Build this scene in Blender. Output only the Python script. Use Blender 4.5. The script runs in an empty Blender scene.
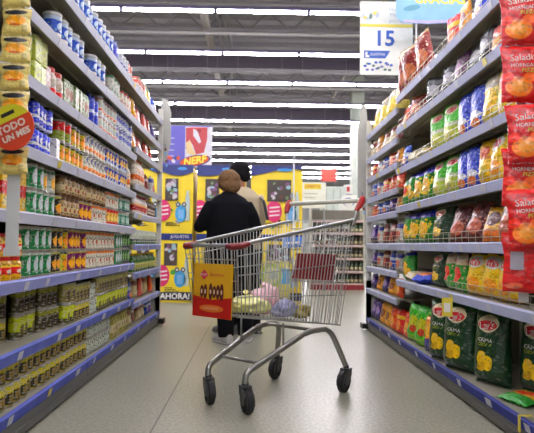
import bpy, bmesh, math, random
from mathutils import Vector, Matrix, noise
random.seed(7)
C = bpy.context.scene.collection
PI = math.pi
R = math.radians
F = 585.0      # focal length in pixels of the 534x433 frame
CAMH = 0.85

# ------------------------------------------------------------------ helpers
def lin(c):
    return tuple(((v/255)/12.92 if v/255 <= 0.04045 else (((v/255)+0.055)/1.055)**2.4) for v in c) + (1.0,)

MATS = {}
def mat(name, rgb, rough=0.5, metal=0.0, spec=0.5, alpha=1.0, bump=0.0, bscale=60, emit=None, var=0.0, noise_col=None, nscale=8, coat=0.0):
    if name in MATS: return MATS[name]
    m = bpy.data.materials.new(name); m.use_nodes = True
    nt = m.node_tree; b = nt.nodes['Principled BSDF']
    b.inputs['Base Color'].default_value = lin(rgb)
    b.inputs['Roughness'].default_value = rough
    b.inputs['Metallic'].default_value = metal
    b.inputs['Specular IOR Level'].default_value = spec
    b.inputs['Alpha'].default_value = alpha
    b.inputs['Coat Weight'].default_value = coat
    tc = nt.nodes.new('ShaderNodeTexCoord')
    nz = nt.nodes.new('ShaderNodeTexNoise'); nz.inputs['Scale'].default_value = nscale
    nt.links.new(tc.outputs['Object'], nz.inputs['Vector'])
    mx = nt.nodes.new('ShaderNodeMix'); mx.data_type = 'RGBA'
    mx.inputs[6].default_value = lin(rgb)
    mx.inputs[7].default_value = lin(noise_col) if noise_col else lin(tuple(v*0.88 for v in rgb))
    nt.links.new(nz.outputs['Fac'], mx.inputs[0])
    nt.links.new(mx.outputs[2], b.inputs['Base Color'])
    if bump:
        n2 = nt.nodes.new('ShaderNodeTexNoise'); n2.inputs['Scale'].default_value = bscale
        nt.links.new(tc.outputs['Object'], n2.inputs['Vector'])
        bp = nt.nodes.new('ShaderNodeBump'); bp.inputs['Strength'].default_value = bump; bp.inputs['Distance'].default_value = 0.01
        nt.links.new(n2.outputs['Fac'], bp.inputs['Height']); nt.links.new(bp.outputs['Normal'], b.inputs['Normal'])
    if emit:
        b.inputs['Emission Color'].default_value = lin(emit[0]); b.inputs['Emission Strength'].default_value = emit[1]
    MATS[name] = m
    return m

def pack(name, base, bands=(), emb=(), spots=None, rough=0.4, foil=False, metal=0.0, busy=None):
    """printed packaging: bands (z0,z1,rgb), spots (rgb, scale, thresh, z0, z1), emb (cx,cz,rx,rz,rgb) on the front; generated 0..1 coordinates"""
    if name in MATS: return MATS[name]
    m = bpy.data.materials.new(name); m.use_nodes = True
    nt = m.node_tree; N = nt.nodes; L = nt.links; b = N['Principled BSDF']
    b.inputs['Roughness'].default_value = rough; b.inputs['Metallic'].default_value = metal
    tc = N.new('ShaderNodeTexCoord'); sp = N.new('ShaderNodeSeparateXYZ')
    L.new(tc.outputs['Generated'], sp.inputs[0])
    def M(op, a, b2):
        n = N.new('ShaderNodeMath'); n.operation = op
        for i, v in enumerate((a, b2)):
            if v is None: continue
            if isinstance(v, (int, float)): n.inputs[i].default_value = v
            else: L.new(v, n.inputs[i])
        return n.outputs[0]
    X, Y, Z = sp.outputs[0], sp.outputs[1], sp.outputs[2]
    cur = None
    def deep(c, k=1.3):      # printed inks: a little deeper and more saturated
        m_ = sum(c)/3; c = [max(0, min(255, m_ + (v-m_)*1.25)) for v in c]
        return tuple(v**k for v in lin(c)[:3]) + (1.0,)
    def mix(fac, col):
        nonlocal cur
        n = N.new('ShaderNodeMix'); n.data_type = 'RGBA'
        if cur is None: n.inputs[6].default_value = deep(base)
        else: L.new(cur, n.inputs[6])
        n.inputs[7].default_value = deep(col)
        L.new(fac, n.inputs[0]); cur = n.outputs[2]
    def rng(z0, z1): return M('MULTIPLY', M('GREATER_THAN', Z, z0), M('LESS_THAN', Z, z1))
    for z0, z1, c in bands: mix(rng(z0, z1), c)
    for sdef in ([spots] if spots and not isinstance(spots[0], (list, tuple)) or (spots and isinstance(spots[0][0], int)) else (spots or [])):
        c, sc, th, z0, z1 = sdef
        v = N.new('ShaderNodeTexVoronoi'); v.inputs['Scale'].default_value = sc
        L.new(tc.outputs['Object'], v.inputs['Vector'])
        mix(M('MULTIPLY', rng(z0, z1), M('LESS_THAN', v.outputs['Distance'], th)), c)
    for cx, cz, rx, rz, c in emb:
        dx = M('DIVIDE', M('SUBTRACT', X, cx), rx); dz = M('DIVIDE', M('SUBTRACT', Z, cz), rz)
        d = M('ADD', M('MULTIPLY', dx, dx), M('MULTIPLY', dz, dz))
        mix(M('MULTIPLY', M('LESS_THAN', d, 1.0), M('LESS_THAN', Y, 0.5)), c)
    # busy small print: lettering-like flecks of dark and light ink
    bs = busy if busy else (60 if foil else 80)
    v = N.new('ShaderNodeTexVoronoi'); v.inputs['Scale'].default_value = bs
    mp = N.new('ShaderNodeMapping'); mp.inputs['Scale'].default_value = (1, 1, 1.7)
    L.new(tc.outputs['Object'], mp.inputs[0]); L.new(mp.outputs[0], v.inputs['Vector'])
    sc_ = N.new('ShaderNodeSeparateColor'); L.new(v.outputs['Color'], sc_.inputs[0])
    inner = M('MULTIPLY', M('GREATER_THAN', Z, .08), M('LESS_THAN', Z, .92))
    def blend(fac, col, amt):
        nonlocal cur
        n = N.new('ShaderNodeMix'); n.data_type = 'RGBA'
        if cur is None: n.inputs[6].default_value = deep(base)
        else: L.new(cur, n.inputs[6])
        n.inputs[7].default_value = col; L.new(M('MULTIPLY', fac, amt), n.inputs[0]); cur = n.outputs[2]
    blend(M('MULTIPLY', inner, M('GREATER_THAN', sc_.outputs[0], .8)), (.015,.013,.012,1), .3 if foil else .55)
    blend(M('MULTIPLY', inner, M('GREATER_THAN', sc_.outputs[1], .9)), (.7,.68,.6,1), .12 if foil else .35)
    L.new(cur, b.inputs['Base Color'])
    if foil:
        nz = N.new('ShaderNodeTexNoise'); nz.inputs['Scale'].default_value = 28
        L.new(tc.outputs['Object'], nz.inputs['Vector'])
        bp = N.new('ShaderNodeBump'); bp.inputs['Strength'].default_value = 0.8; bp.inputs['Distance'].default_value = 0.02
        L.new(nz.outputs['Fac'], bp.inputs['Height']); L.new(bp.outputs['Normal'], b.inputs['Normal'])
        b.inputs['Coat Weight'].default_value = 0.5; b.inputs['Coat Roughness'].default_value = 0.12
    MATS[name] = m
    return m

def bm_box(bm, x0, x1, y0, y1, z0, z1, mi=0):
    vs = [bm.verts.new(p) for p in ((x0,y0,z0),(x1,y0,z0),(x1,y1,z0),(x0,y1,z0),(x0,y0,z1),(x1,y0,z1),(x1,y1,z1),(x0,y1,z1))]
    for f in ((0,3,2,1),(4,5,6,7),(0,1,5,4),(1,2,6,5),(2,3,7,6),(3,0,4,7)):
        fc = bm.faces.new([vs[i] for i in f]); fc.material_index = mi
    return vs

def frame_of(t, ref):
    t = t.normalized()
    if abs(t.dot(ref)) > 0.97: ref = Vector((0,1,0)) if abs(t.y) < 0.9 else Vector((1,0,0))
    a = (ref - t*t.dot(ref)).normalized()
    return a, t.cross(a)

def bm_tube(bm, pts, rad, seg=8, ref=(1,0,0), closed=False, mi=0):
    """tube through pts; rad a number, a list, or list of (a,b) half widths (a along ref)"""
    pts = [Vector(p) for p in pts]; n = len(pts); ref = Vector(ref); rings = []
    for i, p in enumerate(pts):
        if closed: t = pts[(i+1) % n] - pts[i-1]
        else: t = pts[min(i+1, n-1)] - pts[max(i-1, 0)]
        a, b = frame_of(t, ref)
        r = rad[i] if isinstance(rad, (list, tuple)) else rad
        ra, rb = r if isinstance(r, (list, tuple)) else (r, r)
        rings.append([bm.verts.new(p + a*ra*math.cos(2*PI*k/seg) + b*rb*math.sin(2*PI*k/seg)) for k in range(seg)])
    m = n if closed else n-1
    for i in range(m):
        A, B = rings[i], rings[(i+1) % n]
        for k in range(seg):
            f = bm.faces.new((A[k], A[(k+1) % seg], B[(k+1) % seg], B[k])); f.smooth = True; f.material_index = mi
    if not closed:
        for rg, rev in ((rings[0], True), (rings[-1], False)):
            f = bm.faces.new(list(reversed(rg)) if rev else rg); f.material_index = mi
    return rings

def bm_lathe(bm, prof, seg=18, c=(0,0,0), mis=None):
    """prof [(r,z)] revolved about z; mis material index per band"""
    rings = []
    for r, z in prof:
        if r < 1e-6: rings.append([bm.verts.new((c[0], c[1], c[2]+z))])
        else: rings.append([bm.verts.new((c[0]+r*math.cos(2*PI*k/seg), c[1]+r*math.sin(2*PI*k/seg), c[2]+z)) for k in range(seg)])
    for i in range(len(rings)-1):
        A, B = rings[i], rings[i+1]
        for k in range(seg):
            a, a2 = A[k % len(A)], A[(k+1) % len(A)]; b, b2 = B[k % len(B)], B[(k+1) % len(B)]
            vs = []
            for v in (a, a2, b2, b):
                if v not in vs: vs.append(v)
            if len(vs) > 2:
                f = bm.faces.new(vs); f.smooth = abs(prof[i][0]-prof[i+1][0]) < 0.012 or True
                f.material_index = mis[i] if mis else 0

def bm_sphere(bm, c, r, seg=12, rings=8, mi=0):
    rx, ry, rz = r if isinstance(r, (tuple, list)) else (r, r, r)
    res = bmesh.ops.create_uvsphere(bm, u_segments=seg, v_segments=rings, radius=1.0)
    for v in res['verts']:
        v.co = Vector((v.co.x*rx + c[0], v.co.y*ry + c[1], v.co.z*rz + c[2]))
        for f in v.link_faces: f.smooth = True; f.material_index = mi

def mesh(name, bm, mats):
    bmesh.ops.recalc_face_normals(bm, faces=bm.faces[:])
    me = bpy.data.meshes.new(name); bm.to_mesh(me); bm.free()
    for m in (mats if isinstance(mats, (list, tuple)) else [mats]): me.materials.append(m)
    return me

def sharp(me, ang=35):
    try: me.set_sharp_from_angle(angle=R(ang))
    except Exception: pass
    return me

def link(name, me, parent=None, loc=(0,0,0), rz=0.0):
    o = bpy.data.objects.new(name, me); C.objects.link(o)
    o.location = loc; o.rotation_euler = (0, 0, rz)
    if parent: o.parent = parent
    return o

def part(name, bm, mats, parent, ang=35, label=None):
    o = link(name, sharp(mesh(name, bm, mats), ang), parent)
    if label: o['label'] = label
    return o

def empty(name, loc=(0,0,0), rz=0):
    return link(name, None, None, loc, rz)

USED = {}
def tag(o, label=None, cat=None, group=None, kind=None):
    if label:
        if label in USED: print('DUPLICATE LABEL', label)
        USED[label] = 1
        n = len(label.split())
        if n > 16 or n < 4: print('LABEL LENGTH', n, label)
        o['label'] = label
    if cat: o['category'] = cat
    if group: o['group'] = group
    if kind: o['kind'] = kind
    return o

_txt = {}
def text_geo(s, size=1.0, res=2, shear=0.0, align='CENTER', bold=0.0):
    """(verts2d, faces) of a piece of writing, centred"""
    k = (s, size, res, shear, align, bold)
    if k in _txt: return _txt[k]
    cu = bpy.data.curves.new('t', 'FONT'); cu.body = s; cu.size = size; cu.resolution_u = res; cu.shear = shear
    cu.align_x = align; cu.align_y = 'CENTER'; cu.offset = bold; cu.space_line = 0.9
    ob = bpy.data.objects.new('t', cu); C.objects.link(ob)
    dg = bpy.context.evaluated_depsgraph_get(); me = ob.evaluated_get(dg).to_mesh()
    vs = [(v.co.x, v.co.y) for v in me.vertices]; fs = [tuple(p.vertices) for p in me.polygons]
    ob.evaluated_get(dg).to_mesh_clear(); bpy.data.objects.remove(ob); bpy.data.curves.remove(cu)
    _txt[k] = (vs, fs); return _txt[k]

def bm_text(bm, s, size, fn, rot=0.0, mi=0, **kw):
    """writing mapped by fn(x,z)->3d"""
    vs, fs = text_geo(s, size, **kw)
    c, sn = math.cos(rot), math.sin(rot)
    B = [bm.verts.new(fn(x*c - y*sn, x*sn + y*c)) for x, y in vs]
    for f in fs:
        try: bm.faces.new([B[i] for i in f]).material_index = mi
        except ValueError: pass

def flat_poly(bm, pts, y, t=0.002, mi=0):
    """a thin printed shape in the xz plane, facing -y"""
    A = [bm.verts.new((x, y-t, z)) for x, z in pts]; B = [bm.verts.new((x, y, z)) for x, z in pts]
    n = len(pts)
    for f in (A, list(reversed(B))): bm.faces.new(f).material_index = mi
    for i in range(n): bm.faces.new((A[i], B[i], B[(i+1) % n], A[(i+1) % n])).material_index = mi

def ell(cx, cz, rx, rz, n=20, a0=0.0, rot=0.0):
    out = []
    for k in range(n):
        a = a0 + 2*PI*k/n; x = rx*math.cos(a); z = rz*math.sin(a)
        out.append((cx + x*math.cos(rot) - z*math.sin(rot), cz + x*math.sin(rot) + z*math.cos(rot)))
    return out

# ------------------------------------------------------------------ basic materials
WHITE_METAL = mat('shelf_paint', (184,182,166), 0.45, noise_col=(176,174,158))
SHELF_TOP = mat('shelf_deck_paint', (158,154,134), 0.5)
BACKP = mat('back_panel_paint', (112,108,96), 0.6)
RAIL_PALE = mat('pale_price_rail', (205,207,222), .55, spec=.25, noise_col=(190,193,212))
RAIL_LAV = mat('lavender_price_rail', (132,140,206), .55, spec=.25, noise_col=(156,162,212))
RAIL_BLUE = mat('blue_price_rail', (62,84,176), .55, spec=.25, noise_col=(100,118,196))
RAIL_R = mat('grey_blue_price_rail', (190,196,222), .55, spec=.25, noise_col=(170,176,210))
TICKET = mat('white_ticket', (204,206,222), 0.4)
TICKET_Y = mat('yellow_ticket', (232,214,70), 0.4)
KICK = mat('kick_plate_grey', (80,80,77), 0.4)
CHROME = mat('zinc_wire', (190,192,190), 0.28, 0.85)
FENCE = mat('fence_wire', (204,200,180), 0.35, 0.5)
TUBE = mat('cart_tube_metal', (168,168,160), 0.3, 0.85)
REDP = mat('red_cart_plastic', (178,34,34), 0.38)
DREDP = mat('dark_red_cart_plastic', (122,18,20), 0.4)
RUBBER = mat('black_rubber', (24,25,27), 0.55)
GREYP = mat('grey_caster_plastic', (92,96,100), 0.4)
BLACKP = mat('black_plastic', (18,18,20), 0.4)
TINM = mat('tin_metal', (196,194,184), 0.3, 0.8)
W_ = mat('white_print', (238,236,230), 0.45)
Y_ = mat('yellow_print', (246,216,30), 0.45)
DB_ = mat('dark_blue_print', (26,44,120), 0.45)
B_ = mat('blue_print', (40,120,205), 0.45)
PK_ = mat('pink_print', (226,40,110), 0.45)
RD_ = mat('red_print', (204,32,30), 0.45)
OR_ = mat('orange_print', (238,120,30), 0.45)
BK_ = mat('black_print', (26,26,30), 0.45)
GN_ = mat('green_print', (70,160,60), 0.45)
BR_ = mat('brown_print', (104,40,26), 0.45)
GY_ = mat('grey_print', (150,150,152), 0.45)
LB_ = mat('light_blue_print', (120,180,230), 0.45)
# ------------------------------------------------------------------ the setting
def structure(name, bm, m, ang=35):
    o = link(name, sharp(mesh(name, bm, m), ang)); o['kind'] = 'structure'; return o

def floor_mat():
    m = bpy.data.materials.new('terrazzo_floor'); m.use_nodes = True
    nt = m.node_tree; N = nt.nodes; L = nt.links; b = N['Principled BSDF']
    tc = N.new('ShaderNodeTexCoord'); sp = N.new('ShaderNodeSeparateXYZ'); L.new(tc.outputs['Object'], sp.inputs[0])
    n1 = N.new('ShaderNodeTexNoise'); n1.inputs['Scale'].default_value = 60; n1.inputs['Detail'].default_value = 3
    n2 = N.new('ShaderNodeTexNoise'); n2.inputs['Scale'].default_value = 0.9; n2.inputs['Detail'].default_value = 4
    L.new(tc.outputs['Object'], n1.inputs['Vector']); L.new(tc.outputs['Object'], n2.inputs['Vector'])
    r1 = N.new('ShaderNodeValToRGB'); r1.color_ramp.elements[0].color = lin((142,142,124)); r1.color_ramp.elements[1].color = lin((168,168,150))
    r1.color_ramp.elements[0].position = .38; r1.color_ramp.elements[1].position = .62
    L.new(n1.outputs['Fac'], r1.inputs[0])
    mx = N.new('ShaderNodeMix'); mx.data_type = 'RGBA'; mx.blend_type = 'MULTIPLY'; mx.inputs[0].default_value = 0.5
    r2 = N.new('ShaderNodeValToRGB'); r2.color_ramp.elements[0].color = (.8,.8,.78,1); r2.color_ramp.elements[1].color = (1,1,1,1)
    r2.color_ramp.elements[0].position = .3; r2.color_ramp.elements[1].position = .6
    L.new(n2.outputs['Fac'], r2.inputs[0]); L.new(r1.outputs[0], mx.inputs[6]); L.new(r2.outputs[0], mx.inputs[7])
    def M(op, a, b2):
        n = N.new('ShaderNodeMath'); n.operation = op
        for i, v in enumerate((a, b2)):
            if isinstance(v, (int, float)): n.inputs[i].default_value = v
            elif v is not None: L.new(v, n.inputs[i])
        return n.outputs[0]
    # slab joints: lines along the aisle every 3 m
    ph = M('ABSOLUTE', M('SUBTRACT', M('FLOORED_MODULO', M('ADD', sp.outputs[0], 0.46+1.5), 3.0), 1.5), None)
    line = M('LESS_THAN', ph, 0.0045)
    m2 = N.new('ShaderNodeMix'); m2.data_type = 'RGBA'; L.new(line, m2.inputs[0]); L.new(mx.outputs[2], m2.inputs[6]); m2.inputs[7].default_value = lin((96,92,80))
    L.new(m2.outputs[2], b.inputs['Base Color'])
    b.inputs['Roughness'].default_value = 0.3; b.inputs['Specular IOR Level'].default_value = 0.45
    return m

bm = bmesh.new(); bm_box(bm, -16, 16, -6, 38, -0.1, 0); structure('floor', bm, floor_mat())
DECK = mat('roof_deck_grey', (156,152,160), 0.7)
BEAM = mat('dark_beam_paint', (62,52,66), 0.6)
STEEL = mat('truss_paint', (134,130,136), 0.6)
PALE = mat('pale_green_grey_paint', (196,204,192), 0.6)
WALLM = mat('wall_paint', (150,152,150), 0.7)
# corrugated roof deck
bm = bmesh.new()
y = -6.0; prof = []
while y < 38:
    prof += [(y, 6.0), (y+0.25, 6.0), (y+0.32, 6.09), (y+0.52, 6.09)]; y += 0.6
A = [bm.verts.new((-16, p[0], p[1])) for p in prof]; B = [bm.verts.new((16, p[0], p[1])) for p in prof]
for i in range(len(prof)-1): bm.faces.new((A[i], A[i+1], B[i+1], B[i]))
bm_box(bm, -16, 16, -6, 38, 6.2, 6.25)
structure('ceiling', bm, DECK)
for nm, a in (('wall_back', (-16,16,38,38.15)), ('wall_front', (-16,16,-6.15,-6)), ('wall_left', (-16.15,-16,-6,38)), ('wall_right', (16,16.15,-6,38))):
    bm = bmesh.new(); bm_box(bm, *a, 0, 6.25); structure(nm, bm, WALLM)
def deep_beam(Y, z0, z1, name):
    bm = bmesh.new(); bm_box(bm, -16, 16, Y-.12, Y+.12, z0, z1); bm_box(bm, -16, 16, Y-.2, Y+.2, z0-.02, z0); bm_box(bm, -16, 16, Y-.2, Y+.2, z1, z1+.02)
    structure(name, bm, BEAM)
for i, Y in enumerate((2.4, 8.0, 13.6, 19.2, 24.8, 30.4)):
    deep_beam(Y, 4.96, 5.32, 'trim_%d' % (i+1))
def truss(Y, z0, z1, name):
    bm = bmesh.new()
    for z in (z0, z1): bm_box(bm, -16, 16, Y-.035, Y+.035, z-.03, z+.03)
    x = -15.5
    while x < 15.5:
        bm_tube(bm, [(x,Y,z0),(x+.45,Y,z1)], .018, 5); bm_tube(bm, [(x+.45,Y,z1),(x+.9,Y,z0)], .018, 5); x += .9
    structure(name, bm, STEEL)
k = 7
for Y in (5.1, 10.7, 12.1, 16.3, 17.7, 21.9, 23.3, 27.5, 33.1):
    truss(Y, 5.35, 5.75, 'trim_%d' % k); k += 1
for X, w in ((-1.05, .16), (2.35, .07), (-5.8, .16), (5.6, .12)):
    bm = bmesh.new(); bm_box(bm, X-w/2, X+w/2, -6, 38, 5.36, 5.46)
    structure('trim_%d' % k, bm, mat('tray_paint', (158,150,146), .6)); k += 1
# pipes running with the cable tray
for X in (-.82, -.7, -.6):
    bm = bmesh.new(); bm_tube(bm, [(X,-6,5.52),(X,38,5.52)], .03, 8); structure('trim_%d' % k, bm, mat('pipe_grey', (140,138,140), .5)); k += 1
for Y in (11.35, 15.3, 20.4):
    bm = bmesh.new(); bm_tube(bm, [(-16,Y,5.0),(16,Y,5.0)], .035, 8); structure('trim_%d' % k, bm, mat('pipe_pale', (170,168,168), .5)); k += 1
# pillar beyond the aisle
bm = bmesh.new(); bm_box(bm, 2.9, 3.27, 17.45, 17.82, 0, 6.0)
bm_box(bm, 2.87, 3.3, 17.42, 17.85, 0, .9)
structure('pillar', bm, PALE)
bm = bmesh.new(); bm_box(bm, -5.6, -5.2, 20.1, 20.5, 0, 6.0); structure('pillar', bm, PALE)

# ------------------------------------------------------------------ ceiling lights: long rows across the hall
HOUS = mat('fixture_lilac', (104,98,128), 0.5)
TUBE_E = mat('fluorescent_tube', (255,252,250), 0.4, emit=((255,250,255), 1.0))
LIGHT_E = 46.0
TUBE_E.node_tree.nodes['Principled BSDF'].inputs['Emission Strength'].default_value = LIGHT_E
bm = bmesh.new(); bm_box(bm, -.73, .73, -.035, .035, .02, .06)
bm_box(bm, -.732, -.706, -.03, .03, -.045, .02); bm_box(bm, .706, .732, -.03, .03, -.045, .02)
for s in (-1, 1):
    f = [bm.verts.new(p) for p in ((-.73, s*.035, .03), (.73, s*.035, .03), (.73, s*.05, .0), (-.73, s*.05, .0))]; bm.faces.new(f)
HM = mesh('fixture_housing', bm, HOUS)
bm = bmesh.new()
bm_tube(bm, [(-.705, 0, -.012), (.705, 0, -.012)], .024, 10)
TM = mesh('fluorescent_tubes', bm, TUBE_E)
bm = bmesh.new()
bm_tube(bm, [(-.5, 0, .06), (-.5, 0, 1.42)], .003, 4)
WM = mesh('hanging_wire', bm, STEEL)
bm = bmesh.new(); bm_tube(bm, [(.5, 0, .06), (.5, 0, 1.42)], .003, 4)
WM2 = mesh('hanging_wire', bm, STEEL)
ORD = ['first','second','third','fourth','fifth','sixth','seventh','eighth','ninth','tenth','eleventh','twelfth','thirteenth','fourteenth','fifteenth','sixteenth','seventeenth','eighteenth','nineteenth','twentieth','twenty-first','twenty-second','twenty-third','twenty-fourth','twenty-fifth','twenty-sixth','twenty-seventh','twenty-eighth','twenty-ninth','thirtieth'] + ['%d-th' % i for i in range(31, 200)]
rows = [9.05 + 2.04*i for i in range(12)]
proto = None
def fixture(x, Y, label, group):
    global proto
    if proto is None:
        o = empty('ceiling_light'); link('housing', HM, o); link('fluorescent_tube', TM, o); link('hanging_wire', WM, o); link('hanging_wire', WM2, o); proto = o
    else:
        o = proto.copy(); C.objects.link(o)
        for ch in proto.children:
            c = ch.copy(); C.objects.link(c); c.parent = o
    o.location = (x, Y, 4.53); tag(o, label, 'ceiling light', group)
for j, Y in enumerate(rows):
    # extent of the hall seen along this row through the gap between the shelves
    xl, xr = -0.34*Y - .6, 0.30*Y + .6
    xs = [x for x in [-.66 + .735 + 1.47*n for n in range(-9, 9)] if xl < x < xr and abs(x) < 15]
    for i, x in enumerate(xs):
        fixture(x, Y, '%s fluorescent light from the snack shelving side in the %s hanging row' % (ORD[len(xs)-1-i], ORD[j]), '%s row of hanging ceiling lights' % ORD[j])
# lamps overhead and behind the camera, the same rows going on
for j in range(1, 8):
    Y = 9.05 - 2.04*j
    for i, n in enumerate((-4, -3, -2, -1, 0, 1, 2, 3)):
        fixture(-.66 + .735 + 1.47*n, Y, '%s fluorescent light of the %s row overhead, counting back along the aisle' % (ORD[i], ORD[j-1]), 'lights above the aisle')

# ------------------------------------------------------------------ shelving
XL, XR = 1.0, 1.15          # front planes of the two shelvings
DEPTH = 0.48
def bay(side, y0, y1, levels, rails, label, group, fence=(), xf=1.0, tickets=3, endpanel=False, top=2.3, base_to=None):
    """a shelving bay; levels = heights of the price rails' centres, lowest is the base deck"""
    o = empty('shelving_bay', (side*xf, y0, 0)); W = y1 - y0
    def bx(bm, a, b, ya, yb, za, zb): # a,b depth into the shelf
        x0, x1 = sorted((side*a, side*b)); bm_box(bm, x0, x1, ya, yb, za, zb)
    tag(o, label, 'shelving', group)
    bm = bmesh.new(); bx(bm, DEPTH+.005, DEPTH+.03, .003, W-.003, 0.08, top); 
    part('back_panel', bm, BACKP, o)
    for yy in (0, W):
        bm = bmesh.new(); bx(bm, DEPTH-.03, DEPTH+.04, yy-.02 if yy else 0.0, yy if yy else .02, 0, top+.03)
        part('upright', bm, WHITE_METAL, o)
    bm = bmesh.new(); bx(bm, .02, DEPTH, 0.002, W-.002, 0.0, levels[0]-.03); 
    bx(bm, .0, .02, 0.002, W-.002, 0.015, levels[0]-.028)
    bx(bm, -.008, .0, 0.002, W-.002, 0.045, 0.055)
    part('base_plinth', bm, KICK, o)
    for i, z in enumerate(levels):
        zt = z + .022
        bm = bmesh.new(); bx(bm, .012, DEPTH, .004, W-.004, zt-.012, zt)
        bx(bm, .012, .03, .004, W-.004, zt-.045, zt-.012)
        for q in (.12, .3): bx(bm, q, q+.02, .004, W-.004, zt-.03, zt-.012)
        if i:   # brackets under the shelf ends
            for yy in (.006, W-.012):
                bx(bm, .2, DEPTH, yy, yy+.006, zt-.06, zt-.012)
        s = part('shelf', bm, SHELF_TOP, o)
        bm = bmesh.new()
        P = ((.010, zt+.004), (-.004, zt-.004), (.006, zt-.05), (.012, zt-.05), (.012, zt+.004))
        wr = W-.006
        A = [bm.verts.new((side*a, .003, b)) for a, b in P]; Bq = [bm.verts.new((side*a, .003+wr, b)) for a, b in P]
        n = len(P)
        for q in range(n): bm.faces.new((A[q], A[(q+1) % n], Bq[(q+1) % n], Bq[q]))
        bm.faces.new(A); bm.faces.new(list(reversed(Bq)))
        part('price_rail', bm, rails[i], s)
        for q in range(tickets):
            yy = (q + .25 + .5*random.random())*W/tickets; tw = random.choice((.045, .05, .07))
            if yy + tw > W-.01: continue
            bm = bmesh.new()
            pts = [(-.0052, zt-.009), (.0045, zt-.045)]
            v = [bm.verts.new((side*pts[0][0], yy, pts[0][1])), bm.verts.new((side*pts[0][0], yy+tw, pts[0][1])), bm.verts.new((side*pts[1][0], yy+tw, pts[1][1])), bm.verts.new((side*pts[1][0], yy, pts[1][1]))]
            v2 = [bm.verts.new(p.co + Vector((-side*.0015, 0, 0))) for p in v]
            bm.faces.new(v2); bm.faces.new(v)
            for a in range(4): bm.faces.new((v[a], v[(a+1) % 4], v2[(a+1) % 4], v2[a]))
            part('price_ticket', bm, TICKET if random.random() < .9 else TICKET_Y, s)
        if i in fence:
            bm = bmesh.new()
            for zz in (.03, .065): bm_tube(bm, [(side*.02, .01, zt+zz), (side*.02, W-.01, zt+zz)], .0022, 5)
            nn = int(W/.1)
            for q in range(nn+1):
                yy = .01 + (W-.02)*q/nn; bm_tube(bm, [(side*.02, yy, zt), (side*.02, yy, zt+.065)], .0018, 4)
            part('wire_fence', bm, FENCE, s)
    if endpanel:
        bm = bmesh.new(); bx(bm, .0, DEPTH, W+.001, W+.012, 0.05, .5)
        bx(bm, .0, .05, W+.001, W+.035, 0.0, top)
        for q in range(60):
            zz = .1 + q*.036
            if zz < top-.05: bx(bm, -.002, .0, W+.012, W+.022, zz, zz+.016)
        part('end_post', bm, [mat('end_post_paint', (214,214,204), .5)], o)
        bm = bmesh.new(); bx(bm, -.06, .02, W-.1, W+.02, .02, .07); part('corner_bumper', bm, BLACKP, o)
    return o

LV_L = [.12, .37, .665, .96, 1.254, 1.57, 1.87, 2.15]
LV_L2 = [.12, .33, .58, .82, 1.09, 1.335, 1.645, 1.87, 2.15]
rl = [RAIL_BLUE, RAIL_BLUE, RAIL_LAV, RAIL_PALE, RAIL_PALE, RAIL_PALE, RAIL_PALE, RAIL_PALE]
rl = [mat('rail_blue_a', (44,62,166), .55, spec=.25, noise_col=(96,108,192)), mat('rail_blue_b', (54,72,172), .55, spec=.25, noise_col=(110,122,196)), RAIL_LAV] + [RAIL_PALE]*5
rl2 = [rl[0], RAIL_LAV, RAIL_LAV, RAIL_LAV, RAIL_PALE, RAIL_PALE, RAIL_PALE, RAIL_PALE, RAIL_PALE]
g = 'bays of the tin shelving'
bay(-1, .93, 2.26, LV_L, rl, 'pale metal shelving bay of tins closest to the camera', g, xf=XL)
bay(-1, 2.26, 3.59, LV_L, rl, 'pale metal shelving bay with blue rails holding olive cans and blue tins', g, xf=XL)
bay(-1, 3.59, 4.92, LV_L, rl, 'pale metal shelving bay holding white patterned cans at its bottom', g, xf=XL)
bay(-1, 4.92, 6.25, LV_L2, rl2, 'end shelving bay with nine shelves of small bottles and bags by the promenade', g, fence=(2, 3), xf=XL, endpanel=True)
LV_R = [.10, .56, .85, 1.15, 1.46, 1.79, 2.05]
LV_R2 = [.10, .40, .62, .85, 1.12, 1.31, 1.52, 1.72, 1.97]
rr = [mat('rail_base_blue', (24,38,122), .55, spec=.25, noise_col=(52,64,150))] + [RAIL_R]*8
g = 'bays of the snack shelving'
bay(1, 1.0, 2.25, LV_R, rr, 'grey shelving bay of snacks behind the hanging red bags', g, fence=(1,2,3,4,5,6), xf=XR)
bay(1, 2.25, 3.5, LV_R, rr, 'grey shelving bay holding yellow, blue and lime snack bags', g, fence=(1,2,3,4,5,6), xf=XR)
bay(1, 3.5, 4.75, LV_R, rr, 'grey shelving bay holding big green bags with yellow flowers of chips', g, fence=(2,3,4,5,6), xf=XR)
bay(1, 4.75, 6.0, LV_R2, rr, 'end shelving bay of small snack packets facing the promenade', g, fence=(2,3,4,5,6,7), xf=XR, endpanel=True, top=2.15)
# ------------------------------------------------------------------ product prototypes: front faces -y, base at z = 0
class Proto:
    def __init__(s, name, body, parts=(), cat=None, w=.08):
        s.name, s.body, s.parts, s.cat, s.w = name, body, parts, cat or name.replace('_', ' '), w
def settle(o, z):
    """rest the thing on the level z"""
    M_ = Matrix.LocRotScale(Vector(), o.rotation_euler, o.scale)
    o.location.z = z + .0006 - min((M_ @ v.co).z for v in o.data.vertices)
def put(p, loc, rz, label, group, tilt=0.0, parts=True, roll=0.0, scale=None):
    o = bpy.data.objects.new(p.name, p.body); C.objects.link(o); o.location = loc
    o.rotation_euler = (tilt, roll, rz)
    if scale: o.scale = scale
    if parts:
        for nm, me in p.parts:
            c = bpy.data.objects.new(nm, me); C.objects.link(c); c.parent = o
    tag(o, label, p.cat, group); return o

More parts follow.
